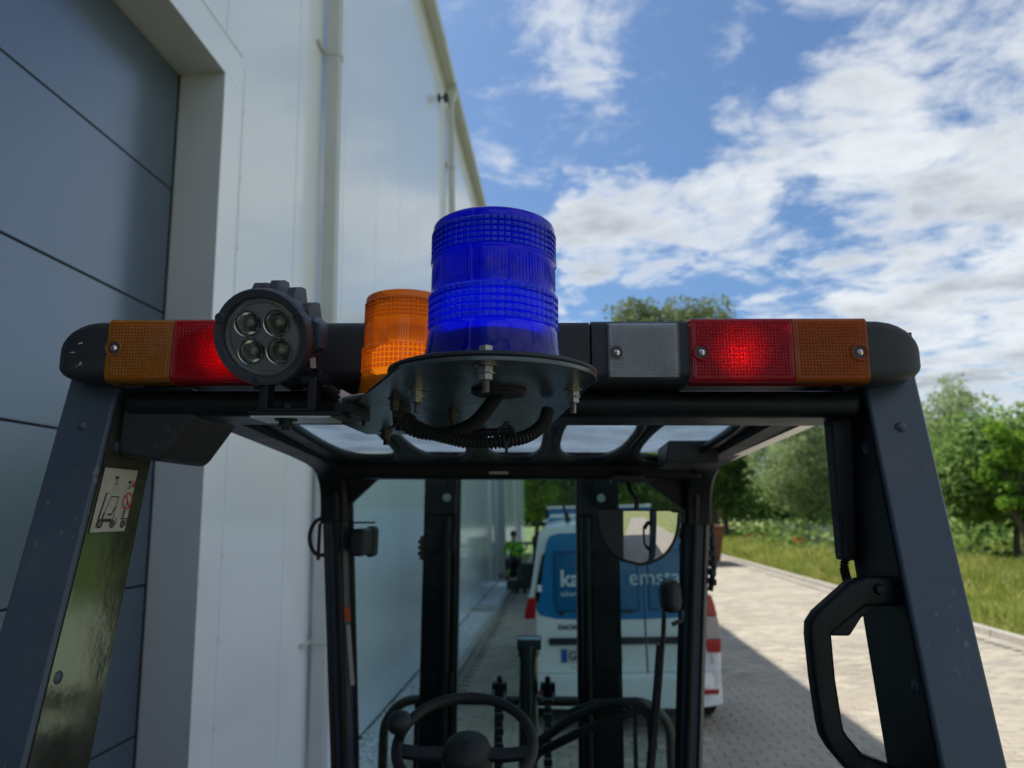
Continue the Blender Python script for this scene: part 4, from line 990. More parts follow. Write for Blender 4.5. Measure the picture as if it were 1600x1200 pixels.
# small welded tab at the top of the left pillar
# ---- bar with combination lamps
YB, ZB0, ZB1 = .905, .166, .248             # front face, bottom, top
def barsec(y0=YB, d=.088, z0=ZB0, z1=ZB1, r=.016, inset=0.0):
    pts = []
    for cx, cz, a0 in ((y0+r, z1-r, 90), (y0+r, z0+r, 180), (y0+d-r, z0+r, 270), (y0+d-r, z1-r, 0)):
        for k in range(5):
            t = R(a0+k*22.5); pts.append((cx+(r-inset)*math.cos(t), cz+(r-inset)*math.sin(t)))
    return pts
def seg(x0, x1, name, m, grow=0.0, parent=None, bev=.0015):
    sec_ = barsec(YB-grow, .088+grow, ZB0-grow*.6, ZB1+grow*.6)
    g = MB(); g.prism(sec_, lambda a, b: (x0, a, b), lambda a, b: (x1, a, b), bev); return fb(g, name, m, parent, 40)
seg(-.337, .0785, 'beam_cover', 'black_plastic')
clear_h = seg(.0800, .2070, 'lamp_housing', 'black_plastic', .0015)
g = MB(); g.box((-.625, YB+.03, ZB0+.012), (.51, YB+.075, ZB1-.01)); core_ = fb(g, 'beam_core', 'black_paint')
# end caps: rounded, tapering outwards
def endcap(x0, sgn):
    g = MB(); path = []
    L_ = .076
    for t in (0, .25, .45, .6, .72, .82, .9, .955, .985, 1.0):
        k = math.sqrt(max(0, 1-(max(0, t-.10)/.905)**2.3)); s__ = .30+.70*k
        if t == 0: s__ = 1
        zc = (ZB0+ZB1)/2+.008*(1-k)*0; yc = YB+.044; path.append((x0+sgn*L_*t, s__, zc, yc, k))
    sec_ = barsec(YB-.001, .090, ZB0-.001, ZB1+.001)
    rings_ = []
    for x, s__, zc, yc, k in path:
        kz = .18+.82*k; ky = .45+.55*k
        rings_.append([(x, yc+(p-yc)*ky, zc-.010*(1-k)+(q-zc)*kz) for p, q in sec_])
    loft(g, rings_); o = fb(g, 'end_cap', 'black_plastic', None, 50)
    fb(MB().lathe([(0, .004), (.007, .0035), (.010, 0)], (x0+sgn*.018, YB+.04, ZB1), (0, 0, 1), n=14), 'cap_stud', 'black_plastic', o)
    return o
ec = endcap(-.5605, -1); endcap(.4365, 1)
# paint scuffs on the left cap
g = MB(); q = random.Random(5)
for cx, cz, n_, sp in ((-.598, .218, 2, .001), (-.592, .188, 7, .006), (-.612, .205, 3, .004)):
    for i in range(n_):
        x = cx+q.gauss(0, sp); z = cz+q.gauss(0, .0012); s_ = q.uniform(.0005, .0013); y_ = .9052
        g.add([(x-s_*1.5, y_+.0, z), (x, y_, z+s_), (x+s_*1.3, y_, z), (x, y_, z-s_*.8)], [(0, 1, 2, 3)])
o = fb(g, 'paint_chips', 'white_plastic', ec, 0); o['kind'] = 'stuff'
# lens blocks with moulded prisms
def lens(x0, x1, name, m, screw=None, lit=False, bowl='reflector_white', mx=.006, label=None, z0=ZB0-.002, z1=ZB1+.002, y0=YB-.006, cell=.0041, flat=False, near=0.0, parent=None):
    Lp = empty(name); Lp.parent = parent or fk; 
    if parent is None: Lp.location = (0, 0, 0)
    if label: Lp['label'] = label
    # outer skin as rounded open shell (front + top + bottom returns)
    g = MB(); r = .010; sec_ = []
    for t in np.linspace(90, 180, 6): sec_.append((y0+r+r*math.cos(R(t)), z1-r+r*math.sin(R(t))))
    for t in np.linspace(180, 270, 6): sec_.append((y0+r+r*math.cos(R(t)), z0+r+r*math.sin(R(t))))
    outer = [(y0+.030, z1)]+sec_+[(y0+.030, z0)]
    inner = [(y0+.030, z0+.0022), (y0+r, z0+.0022)]+[(a+.0025, b) for a, b in [(y0+.004, z0+.004), (y0+.002, z0+r), (y0+.002, z1-r), (y0+.004, z1-.004)]]+[(y0+r, z1-.0022), (y0+.030, z1-.0022)]
    loop_ = outer+inner
    g.prism(loop_, lambda a, b: (x0+.0004, a, b), lambda a, b: (x1-.0004, a, b), 0)
    fb(g, 'lens_shell', m, Lp, 40)
    # prism field on the front: pyramids, leaving the screw boss free
    g = MB(); xa, xb = x0+mx, x1-mx; za, zb = z0+.008, z1-.008
    nxx = max(4, int((xb-xa)/cell)); nzz = max(4, int((zb-za)/cell)); cx_, cz_ = (xb-xa)/nxx, (zb-za)/nzz
    for i in range(nxx):
        for j in range(nzz):
            X0 = xa+i*cx_; Z0 = za+j*cz_; xc, zc = X0+cx_/2, Z0+cz_/2
            if screw and (xc-screw[0])**2+(zc-screw[1])**2 < .0112**2: continue
            if screw and abs(zc-screw[1]) < .0112 and ((screw[0] < (x0+x1)/2 and xc < screw[0]) or (screw[0] > (x0+x1)/2 and xc > screw[0])): continue
            yb = y0-.0002; e = .0004
            g.add([(X0+e, yb, Z0+e), (X0+cx_-e, yb, Z0+e), (X0+cx_-e, yb, Z0+cz_-e), (X0+e, yb, Z0+cz_-e), (xc, yb-.0014, zc)], [(0, 1, 4), (1, 2, 4), (2, 3, 4), (3, 0, 4)])
    o = fb(g, 'prism_field', m, Lp, 0); o['kind'] = 'stuff'
    # raised line around the field
    g = MB(); w_ = .0011
    for (p, q_) in (((xa-.0022, za-.002), (xb+.0022, za-.002)), ((xb+.0022, za-.002), (xb+.0022, zb+.002)), ((xb+.0022, zb+.002), (xa-.0022, zb+.002)), ((xa-.0022, zb+.002), (xa-.0022, za-.002))):
        g.box((min(p[0], q_[0])-w_*.5, y0-.0010, min(p[1], q_[1])-w_*.5), (max(p[0], q_[0])+w_*.5, y0-.0001, max(p[1], q_[1])+w_*.5))
    fb(g, 'border_line', m, Lp, 0)
    # housing behind with the reflector bowl
    g = MB()
    if flat: g.box((x0+.003, y0+.0024, z0+.003), (x1-.003, y0+.0030, z1-.003))
    elif near: g.box((x0+.003, y0+near, z0+.003), (x1-.003, y0+near+.003, z1-.003))
    else: g.box((x0+.003, y0+.031, z0+.003), (x1-.003, y0+.034, z1-.003)); n_ = 14
    if not flat and not near: g.lathe([(min(x1-x0, z1-z0)*.42, -.020), (min(x1-x0, z1-z0)*.34, -.008), (.012, -.001), (0.001, 0)], ((x0+x1)/2, y0+.030, (z0+z1)/2), (0, 1, 0), n=28)
    fb(g, 'reflector', bowl, Lp, 60)
    if lit:
        g = MB()
        for i in range(4):
            for j in range(4):
                x = (x0+x1)/2-.006*0+(i-1.5)*.0058; z = (z0+z1)/2-.004+(j-1.5)*.0058
                g.cyl((x, y0+.017, z), (x, y0+.019, z), .0008, n=8)
        fb(g, 'bulb', 'lamp_bulb', Lp, 0)
    if screw:
        sx__, sz = screw
        fb(MB().lathe([(.0112, -.0002), (.0112, -.0022), (.0098, -.0028), (.0088, -.0022), (.0082, -.0002)], (sx__, y0, sz), (0, 1, 0), n=28), 'screw_boss', m, Lp, 30)
        fb(MB().lathe([(0, -.0007), (.0081, -.0007), (.0081, .0)], (sx__, y0, sz), (0, 1, 0), n=24), 'screw_shade_disc', 'recess_shade', Lp, 30)  # flat dark disc painted as the shade of a sunken hole
        g = MB(); g.lathe([(0, -.0030), (.0026, -.0027), (.0040, -.0016), (.0040, -.0005)], (sx__+.0006, y0, sz-.0004), (0, 1, 0), n=18); sc_ = fb(g, 'screw', 'chrome', Lp)
        fb(MB().box((sx__-.0018, y0-.0032, sz-.0008), (sx__+.0030, y0-.0028, sz-.0001)).box((sx__+.0002, y0-.00325, sz-.0028), (sx__+.0009, y0-.0027, sz+.0020)), 'screw_slot', 'black_plastic', Lp, 0)
    return Lp
lens(-.558, -.4712, 'indicator_lamp', 'lens_amber', (-.548, .209), bowl='reflector_white', near=.010, label='amber corner lamp at the left end of the light bar')
lens(-.4706, -.3385, 'tail_lamp', 'lens_red', None, True, bowl='reflector_white', label='lit red tail lamp half hidden behind the round work lamp')
lens(.1005, .1940, 'reversing_lamp', 'lens_clear', (.1115, .203), y0=YB-.0045, z0=ZB0+.003, z1=ZB1-.003, cell=.0040, flat=True, bowl='reflector_silver', label='clear reversing lamp in its black housing')
lens(.2085, .3395, 'tail_lamp', 'lens_red', (.2205, .203), True, bowl='reflector_white', label='lit red tail lamp on the right half of the bar')
lens(.3400, .4345, 'indicator_lamp', 'lens_orange', (.422, .203), bowl='reflector_white', near=.010, label='orange corner lamp at the right end of the light bar')
# ---- rear cross beam below the bar
g = MB(); g.box((-.568, .955, .127), (.451, 1.075, .1645), .016); fb(g, 'rear_beam', 'black_paint')

# ---- side rails
def rail(xr, xf, sgn, xo_b, wt=.075):
    # one bent box section: side rail, bend, top of the front pillar
    cl = [(1.02, .192), (1.25, .180), (1.50, .170), (1.72, .160), (1.84, .152), (1.92, .140), (1.975, .118), (2.010, .088), (2.030, .055), (2.040, .02), (2.046, -.03)]
    rings_ = []
    for i, (y_, z) in enumerate(cl):
        a = cl[max(i-1, 0)]; b = cl[min(i+1, len(cl)-1)]; ty, tz = b[0]-a[0], b[1]-a[1]; L_ = math.hypot(ty, tz); ny_, nz_ = -tz/L_, ty/L_
        f = min(1, (y_-1.02)/.9); x = lerp(xr, xf, f); h_ = lerp(.017, .034, f); xi = x-sgn*wt; r = .009
        rings_.append([(xx, y_+ny_*o_, z+nz_*o_) for xx, o_ in ((x, -h_+r), (x-sgn*r, -h_), (xi+sgn*r, -h_), (xi, -h_+r), (xi, h_-r), (xi+sgn*r, h_), (x-sgn*r, h_), (x, h_-r))])
    g = MB(); loft(g, rings_); return fb(g, 'side_rail', 'black_paint', None, 40)
rl = rail(-.607, -.590, -1, -.59); rr_ = rail(.506, .506, 1, .506)
for y_ in (1.45, 1.52): fb(MB().lathe([(0, .004), (.005, .003), (.008, 0)], (-.565, y_, lerp(.172, .122, (y_-1.04)/.96)), (0, 0, -1), n=12), 'bolt_cap', 'black_paint', rl)
# shiny strip added to give the glint of sunlit paving, below the right rail
g = MB(); g.hexa([(.490, 1.06, .166), (.516, 1.06, .166), (.500, 1.96, .117), (.474, 1.96, .117), (.490, 1.06, .169), (.516, 1.06, .169), (.500, 1.96, .120), (.474, 1.96, .120)]); fb(g, 'reflection_strip', 'alu_bright', rr_, 0)
# ---- roof plate with rounded slots and dusty pane above
def rz(y_): return lerp(.200, .138, (y_-1.08)/(1.85-1.08))
XA, XB = -.560, .460; cxs = [-.400, -.226, -.052, .122, .296]
sw, y0_, y1_ = .132, 1.22, 1.80
ctr = [(-.475, 0)]
cols_ = [(-.392, .160), (-.210, .140), (-.038, .140), (.140, .156), (.325, .156)]
bm = bmesh.new()
def rrect(cx, cy, w_, h_, r, n=32):
    pts = []
    for k in range(n):
        t = 2*math.pi*k/n; c_, q_ = math.cos(t), math.sin(t)
        pts.append((cx+w_/2*math.copysign(abs(c_)**.62, c_), cy+h_/2*math.copysign(abs(q_)**.80, q_)))
    return pts
def add_loop(pts):
    vs = [bm.verts.new((x, y, 0)) for x, y in pts]; return [bm.edges.new((vs[i], vs[(i+1) % len(vs)])) for i in range(len(vs))]
ed = add_loop([(XA, 1.06), (XB, 1.06), (XB, 1.97), (XA, 1.97)])
slots = []
for cx, w_ in cols_:
    p = rrect(cx, (y0_+y1_)/2, w_, y1_-y0_, .058); slots.append(p); ed += add_loop(p)
bmesh.ops.triangle_fill(bm, use_beauty=True, use_dissolve=False, edges=ed)
fs_ = [f for f in bm.faces]
# drop any face that filled a slot
def inside(pt, poly):
    c_ = False; n_ = len(poly)
    for i in range(n_):
        x1, y1 = poly[i]; x2, y2 = poly[(i+1) % n_]
        if (y1 > pt[1]) != (y2 > pt[1]) and pt[0] < (x2-x1)*(pt[1]-y1)/(y2-y1)+x1: c_ = not c_
    return c_
kill = [f for f in bm.faces if any(inside(f.calc_center_median()[:2], p) for p in slots)]
bmesh.ops.delete(bm, geom=kill, context='FACES')
ex = bmesh.ops.extrude_face_region(bm, geom=bm.faces[:])
for e in ex['geom']:
    if isinstance(e, bmesh.types.BMVert): e.co.z -= .010
for v in bm.verts: v.co.z += rz(v.co.y)
g = MB(); g.bm(bm); roof = fb(g, 'roof_plate', 'black_paint')
for cx, w_ in cols_:     # rolled lip round each slot
    p = rrect(cx, (y0_+y1_)/2, w_+.006, y1_-y0_+.006, .061)
    g = MB(); g.tube([(x, y, rz(y)-.010) for x, y in p], .009, n=10, closed=True); fb(g, 'slot_lip', 'black_paint', roof, 60)
g = MB(); g.hexa([(XA+.01, 1.10, rz(1.10)+.012), (XB-.01, 1.10, rz(1.10)+.012), (XB-.01, 1.84, rz(1.84)+.012), (XA+.01, 1.84, rz(1.84)+.012), (XA+.01, 1.10, rz(1.10)+.016), (XB-.01, 1.10, rz(1.10)+.016), (XB-.01, 1.84, rz(1.84)+.016), (XA+.01, 1.84, rz(1.84)+.016)])
fb(g, 'roof_pane', 'roof_pane', None, 0)
# ---- front header and windscreen frame
fy = 2.0
def fyz(z): return fy-.22*(z-.09) if z < .09 else fy   # front pillars lean forwards at the foot
g = MB(); g.box((-.545, 1.93, .0865), (.462, 2.03, .150), .012); fb(g, 'front_header', 'black_paint')
fb(MB().box((-.110, 1.927, .0985), (-.058, 1.9295, .1055)), 'label', 'label_white', None, 0)
def frame_pillar(xo_t, xi_t, xo_b, xi_b, sgn):
    """pillar with a rounded shoulder at the top"""
    g = MB(); rings_ = []; 
    zs = [.03, .0, -.05, -.2, -.4, -.66, -.95]
    for z in zs:
        t = (.09-z)/(.75); xo = lerp(xo_t, xo_b, t) if z < .09 else xo_t; xi = lerp(xi_t, xi_b, t) if z < .09 else xi_t
        y_ = fyz(z); d = .075; r = .010
        rings_.append([(xo, y_+r, z), (xo, y_+d-r, z), (xo-sgn*r, y_+d, z), (xi+sgn*r, y_+d, z), (xi, y_+d-r, z), (xi, y_+r, z), (xi+sgn*r, y_, z), (xo-sgn*r, y_, z)])
    loft(g, rings_); p = fb(g, 'front_pillar', 'slate_paint', None, 30)
    g = MB(); pts = []
    for z in [.05]+zs[1:]:
        t = (.09-z)/(.75); xo = lerp(xo_t, xo_b, t) if z < .09 else xo_t; 
        pts.append((xo-sgn*.014, fyz(z)-.002, z))
    g.tube(pts, .0045, n=8); fb(g, 'edge_trim', 'steel_dark', p, 60)
    g = MB(); pts = [(q[0]-sgn*.030, q[1]-.004, q[2]) for q in pts]
    g.tube(pts, .010, n=8); fb(g, 'door_seal', 'black_rubber', p, 60)
    return p
lp_ = frame_pillar(-.590, -.520, -.574, -.510, -1); rp_ = frame_pillar(.506, .440, .490, .428, 1)
# corner gussets of the windscreen opening
for pts in ([(-.525, .095), (-.428, .095), (-.505, .025), (-.525, .0)], [(.445, .095), (.318, .095), (.352, .068), (.435, .004), (.445, -.02)]):
    g = MB(); g.prism(pts, lambda a, b: (a, fyz(b)+.02, b), lambda a, b: (a, fyz(b)+.05, b)); fb(g, 'corner_gusset', 'black_paint', None, 0)
g = MB(); g.add([(-.54, fyz(.10)+.055, .10), (.47, fyz(.10)+.055, .10), (.46, fyz(-.9)+.055, -.9), (-.53, fyz(-.9)+.055, -.9)], [(0, 1, 2, 3)]); fb(g, 'windscreen', 'windscreen', None, 0)
for a, b in (((-.516, .02), (-.506, -.66)), ((.438, .0), (.426, -.66))):
    g = MB(); g.tube([(a[0], fyz(a[1])+.045, a[1]), (b[0], fyz(b[1])+.045, b[1]), (b[0], fyz(-.95)+.045, -.95)], .008, n=8); fb(g, 'glass_seal', 'black_rubber')
# stickers on the left front pillar
fb(MB().hexa([(-.524, fyz(-.31)-.001, -.31), (-.508, fyz(-.31)-.001, -.31), (-.508, fyz(-.31)+.002, -.31), (-.524, fyz(-.31)+.002, -.31), (-.526, fyz(-.27)-.001, -.27), (-.510, fyz(-.27)-.001, -.27), (-.510, fyz(-.27)+.002, -.27), (-.526, fyz(-.27)+.002, -.27)]), 'warning_label', 'orange_print', lp_, 0)
fb(MB().hexa([(-.510, fyz(-.49)-.001, -.49), (-.499, fyz(-.49)-.001, -.49), (-.499, fyz(-.49)+.002, -.49), (-.510, fyz(-.49)+.002, -.49), (-.521, fyz(-.32)-.001, -.32), (-.510, fyz(-.32)-.001, -.32), (-.510, fyz(-.32)+.002, -.32), (-.521, fyz(-.32)+.002, -.32)]), 'paper_label', 'sticker_white', lp_, 0)
# seat belt housing strip on left pillar
fb(MB().box((-.498, 1.99, -.05), (-.455, 2.10, -.125), .012).cyl((-.50, 2.04, -.034), (-.44, 2.05, -.034), .003, n=6), 'wiper_motor', 'black_plastic')
# ---- black plastic box and knob below the left of the rear beam
g = MB(); T_ = [(-.580, .165), (-.508, .165), (-.500, .150), (-.552, .082), (-.560, .076), (-.618, .080), (-.624, .09), (-.621, .165)]
T_ = [(-.566, .168), (-.468, .168), (-.464, .128), (-.500, .074), (-.510, .0645), (-.562, .072), (-.568, .082)]
g.prism([(x, z) for x, z in T_], lambda a, b: (a, .962, b), lambda a, b: (a+.004, 1.10, b), .007); cb = fb(g, 'cable_cover', 'black_plastic', None, 40)
fb(MB().lathe([(0, .013), (.010, .012), (.0125, .004), (.0125, -.03)], (-.470, .985, .145), (.35, -1, .12), n=24).box((-.480, .965, .1435), (-.460, .9695, .1465)), 'knob', 'black_plastic', cb)
# ---- strut box and cables at the right pillar
g = MB(); g.hexa([(.432, 1.02, -.065), (.452, 1.02, -.065), (.452, 1.045, -.065), (.432, 1.045, -.065), (.423, 1.00, .132), (.456, 1.00, .132), (.456, 1.03, .132), (.423, 1.03, .132)], .004); sb = fb(g, 'cable_duct', 'black_plastic', None, 30)
fb(MB().box((.4335, 1.012, -.06), (.4365, 1.0195, .12)), 'duct_rib', 'black_plastic', sb, 0)
fb(MB().tube([(.395, 1.03, .166), (.402, 1.01, .158), (.412, 1.0, .146), (.424, 1.005, .134), (.432, 1.01, .12)], .005, n=8), 'cable', 'black_rubber')
def conduit(pts, r, name='corrugated_conduit', step=.0042, amp=.16, parent=None):
    P = [Vector(p) for p in pts]; out = []
    n_ = len(P)
    def cr(p0, p1, p2, p3, t): return .5*((2*p1)+(-p0+p2)*t+(2*p0-5*p1+4*p2-p3)*t*t+(-p0+3*p1-3*p2+p3)*t*t*t)
    for i in range(n_-1):
        for k in range(24): out.append(cr(P[max(i-1, 0)], P[i], P[i+1], P[min(i+2, n_-1)], k/24))
    out.append(P[-1]); s__ = [0.0]
    for a, b in zip(out[:-1], out[1:]): s__.append(s__[-1]+(b-a).length)
    tot = s__[-1]; m_ = int(tot/step*4); res = []; rf = []; k = 0
    for q in range(m_+1):
        d = tot*q/m_
        while k < len(s__)-2 and s__[k+1] < d: k += 1
        t = (d-s__[k])/max(1e-9, s__[k+1]-s__[k]); res.append(out[k].lerp(out[k+1], t)); rf.append(r*(1+(amp if q % 4 < 2 else -amp)))
    g = MB(); g.tube(res, r, n=14, rf=rf); return fb(g, name, 'black_rubber', parent, 25)
conduit([(.441, 1.03, -.06), (.438, 1.03, -.075), (.436, 1.02, -.09)], .0055)
# ---- grab handle on the right pillar: forged bar with broad roots
hp = [(.452, -.096), (.424, -.096), (.409, -.100), (.367, -.133), (.361, -.140), (.360, -.150), (.3615, -.20), (.366, -.250), (.368, -.262), (.374, -.273), (.394, -.296), (.404, -.302), (.47, -.33)]
g = MB(); P = [(x-.002, .935 if i < 10 else .94, z) for i, (x, z) in enumerate(hp)]
w2 = [.018, .018, .0172, .0158, .0148, .0142, .0136, .0136, .0136, .0136, .0138, .0145, .016]; rings_ = []
for i, p in enumerate(P):
    p0 = Vector(P[max(i-1, 0)]); p1 = Vector(P[min(i+1, len(P)-1)]); t = (p1-p0).normalized(); nrm = Vector((0, 1, 0)).cross(t).normalized(); yv = Vector((0, 1, 0)); q = Vector(p); a = w2[i]; b = .013
    rings_.append([tuple(q+nrm*(a*math.copysign(abs(math.cos(th))**.42, math.cos(th)))+yv*(b*math.copysign(abs(math.sin(th))**.42, math.sin(th)))) for th in np.linspace(0, 2*math.pi, 21)[:-1]])
loft(g, rings_); hd = fb(g, 'grab_handle', 'black_paint', None, 50)
g = MB(); g.prism([(.446, -.105), (.440, -.112), (.412, -.128), (.396, -.150), (.372, -.150), (.395, -.100), (.43, -.085), (.446, -.085)], lambda a, b: (a, .928, b), lambda a, b: (a, .940, b), .003); fb(g, 'handle_web', 'black_paint', hd)
for z in (-.093,): fb(MB().lathe([(0, .005), (.005, .005), (.007, 0)], (.432, .921, z), (0, -1, 0), n=8), 'bolt', 'black_paint', hd)
# ---- beacon plate
ZP = .1225
def arc(cx, cy, r, a0, a1, n): return [(cx+r*math.cos(R(a0+(a1-a0)*k/n)), cy+r*math.sin(R(a0+(a1-a0)*k/n))) for k in range(n+1)]
BC = (-.036, .672); BR = .100
out = arc(BC[0], BC[1], BR, 215, 380, 40)+[(.0525, .78), (.0440, .88), (.014, 1.170), (-.268, 1.150), (-.272, .98), (-.256, .925), (-.238, .895)]
g = MB(); g.prism(out, lambda a, b: (a, b, ZP), lambda a, b: (a, b, ZP+.004), .0008); bp = fb(g, 'beacon_plate', 'gloss_black', None, 30)
for x in (-.20, -.03):
    fb(MB().box((x-.03, 1.09, ZP+.004), (x+.03, 1.14, .145)), 'mounting_pad', 'black_paint', bp)
def hexnut(x, y, z, r, h, m, parent, name, ax=(0, 0, 1)):
    g = MB(); g.cyl((x, y, z), (x, y, z+h), r, n=6); return fb(g, name, m, parent, 20)
def bolt(x, y, parent, ztop, zbot, m='zinc', r=.0054, th=.0033):
    g = MB(); g.cyl((x, y, ztop), (x, y, ztop+.0055), r*1.25, r*1.2, n=6); g.lathe([(r*1.7, 0), (r*1.7, .0012), (0, .0012)], (x, y, ztop-.0012), (0, 0, 1), n=20)
    g.lathe([(r*1.75, 0), (r*1.75, .0012), (r*.5, .0012)], (x, y, ZP-.0014), (0, 0, 1), n=20); g.cyl((x, y, ZP-.0014-.0055), (x, y, ZP-.0014), r*1.3, n=6)
    g.lathe([(r*1.4, 0), (r*1.5, .0012), (r*.5, .0012)], (x, y, ZP-.0082), (0, 0, 1), n=16); g.cyl((x, y, ZP-.0135), (x, y, ZP-.0082), r*1.22, n=6)
    rf = []; pts = []
    nz_ = 14
    for k in range(nz_): pts.append((x, y, ZP-.0135-(ZP-.0135-zbot)*k/(nz_-1))); rf.append(th*(1.0 if k % 2 else .84))
    g.tube(pts, th, n=12, rf=rf); g.box((x-.0001, y-.0001, ztop), (x+.0001, y+.0001, ztop+.001)); return fb(g, 'bolt', m, parent, 25)
# ---- beacons
def beacon(name, label, cx, cy, zb, k, hgt, lensm, rb, gasket='black_rubber'):
    root = empty(name); root.parent = fk; root['label'] = label
    z = lambda t: zb+hgt*t
    R0 = .0600*k
    prof = [(R0*1.150, 0.0), (R0*1.125, .020), (R0*1.075, .11), (R0*1.045, .20), (R0*1.03, .238)]
    def grid(t0, t1, n_, rbase, amp):
        o_ = []
        for i in range(n_):
            a, b = t0+(t1-t0)*i/n_, t0+(t1-t0)*(i+1)/n_; h_ = b-a
            o_ += [(rbase-amp*.6, a), (rbase+amp*.35, a+.18*h_), (rbase+amp, a+.5*h_), (rbase+amp*.35, a+.82*h_)]
        return o_
    prof += grid(.245, .485, 5, R0*1.018, R0*.026)
    prof += [(R0*1.0, .490), (R0*.992, .60), (R0*.985, .700)]
    prof += [(R0*1.02, .715), (R0*1.02, .73)]
    prof += grid(.735, .925, 5, R0*.992, R0*.022)
    prof += [(R0*.995, .93), (R0*.995, .955), (R0*.985, .972), (R0*.95, .985), (R0*.90, .990), (R0*.5, .994), (0.0005, .995)]
    N_ = 128; g = MB(); g.lathe([(r_, hgt*t) for r_, t in prof], (cx, cy, zb), (0, 0, 1), n=N_)
    fb(g, 'lens', lensm, root, 50)
    # moulded prism cells, thinner and brighter than the joints between them
    def cells(t0, t1, rows, nfl, rbase, amp, fill, rowfill):
        g = MB()
        for i in range(rows):
            a, b = t0+(t1-t0)*i/rows, t0+(t1-t0)*(i+1)/rows; e = (b-a)*(1-rowfill)/2; a += e; b -= e
            for k in range(nfl):
                th0 = 2*math.pi*(k+.5-fill/2)/nfl; th1 = 2*math.pi*(k+.5+fill/2)/nfl; tm = (th0+th1)/2
                def q(r_, t, tt): return (cx+r_*math.cos(t), cy+r_*math.sin(t), z(tt))
                r0_ = rbase; r1_ = rbase+amp; da = (b-a)*.22; dt = (th1-th0)*.2
                g.add([q(r0_, th0, a), q(r0_, th1, a), q(r0_, th1, b), q(r0_, th0, b), q(r1_, th0+dt, a+da), q(r1_, th1-dt, a+da), q(r1_, th1-dt, b-da), q(r1_, th0+dt, b-da)],
                      [(4, 5, 6, 7), (0, 1, 5, 4), (1, 2, 6, 5), (2, 3, 7, 6), (3, 0, 4, 7)])
        return g
    for a_ in ((.245, .485, 5, 60, R0*1.034, R0*.012, .78, .80), (.735, .925, 5, 60, R0*1.006, R0*.010, .74, .72)):
        o = fb(cells(*a_), 'prism_cells', lensm+'_thin', root, 0); o['kind'] = 'stuff'
    o = fb(cells(.495, .70, 1, 110, R0*.996, R0*.006, .40, .99), 'fine_ribs', lensm, root, 0); o['kind'] = 'stuff'
    # base, light tower
    g = MB(); g.lathe([(0, .0), (R0*.95, .0), (R0*.95, .012), (R0*.6, .02), (R0*.34, .026), (R0*.32, hgt*.30), (R0*.26, hgt*.33), (0, hgt*.33)], (cx, cy, zb), (0, 0, 1), n=40); fb(g, 'light_tower', 'reflector_white', root, 40)
    g = MB(); g.lathe([(R0*.96, .0), (R0*.93, hgt*.10), (R0*.84, hgt*.20), (R0*.2, hgt*.215)], (cx, cy, zb), (0, 0, 1), n=40); fb(g, 'base_drum', 'drum_grey', root, 40)
    ringp_ = [(R0*.30, hgt*.225), (R0*.70, hgt*.25), (R0*.80, hgt*.30), (R0*.82, hgt*.38), (R0*.80, hgt*.45), (R0*.70, hgt*.50), (R0*.30, hgt*.53)]
    g = MB(); g.lathe(ringp_, (cx, cy, zb), (0, 0, 1), n=40); fb(g, 'fill_glow_ring', 'led_blue' if 'blue' in lensm else 'led_amber', root, 60)  # glowing ring added inside so the lens looks brighter
    g = MB(); g.lathe([(R0*.45, hgt*.70), (R0*.76, hgt*.74), (R0*.80, hgt*.82), (R0*.76, hgt*.90), (R0*.45, hgt*.93)], (cx, cy, zb), (0, 0, 1), n=40); fb(g, 'fill_glow_ring', ('led_blue' if 'blue' in lensm else 'led_amber')+'_dim', root, 60)  # second, weaker glow added to lift the upper lens
    g = MB(); g.lathe([(R0*.30, hgt*.53), (R0*.42, hgt*.56), (R0*.50, hgt*.70), (0, hgt*.71)], (cx, cy, zb), (0, 0, 1), n=32); fb(g, 'reflector_cone', 'reflector_white', root, 60)
    return root
b1 = beacon('blue_beacon', 'large blue ribbed warning beacon bolted nearest to the camera', BC[0], BC[1], .1350, 1.015, .1440, 'lens_blue', .1)
g = MB(); g.lathe([(.030, 0), (.0985, 0), (.1005, .0015), (.1000, .004), (.096, .0055), (.080, .0075), (.0715, .0085), (.070, .0082)], (BC[0], BC[1], ZP+.0042), (0, 0, 1), n=96); fb(g, 'mounting_ring', 'black_plastic', b1, 30)
b2 = beacon('orange_beacon', 'smaller orange beacon behind and left of the blue one', -.150, .838, .1300, .845, .1260, 'lens_orange', .1)
g = MB(); g.lathe([(.02, 0), (.072, 0), (.0725, .0012), (.060, .0035), (.056, .0060)], (-.150, .838, ZP+.0045), (0, 0, 1), n=64); fb(g, 'base_flange', 'lens_orange', b2, 40)
g = MB(); g.lathe([(.02, 0), (.074, 0), (.074, .0015), (.02, .0015)], (-.150, .838, ZP+.0042), (0, 0, 1), n=64); fb(g, 'gasket', 'sticker_white', b2, 0)
for x, y_, zt in ((BC[0]-.0015, BC[1]-.082, .1328), (BC[0]-.080, BC[1]+.045, .130), (BC[0]+.080, BC[1]+.045, .130)): bolt(x, y_, bp, zt, ZP-.024)
for x, y_ in ((-.205, .865), (-.095, .865), (-.150, .775)): bolt(x, y_, bp, .128, ZP-.020, 'steel_dark', .0042, .0025)
for x, y_ in ((-.225, 1.10), (-.075, 1.12)): bolt(x, y_, bp, .128, ZP-.022, 'steel_dark', .0060, .004)
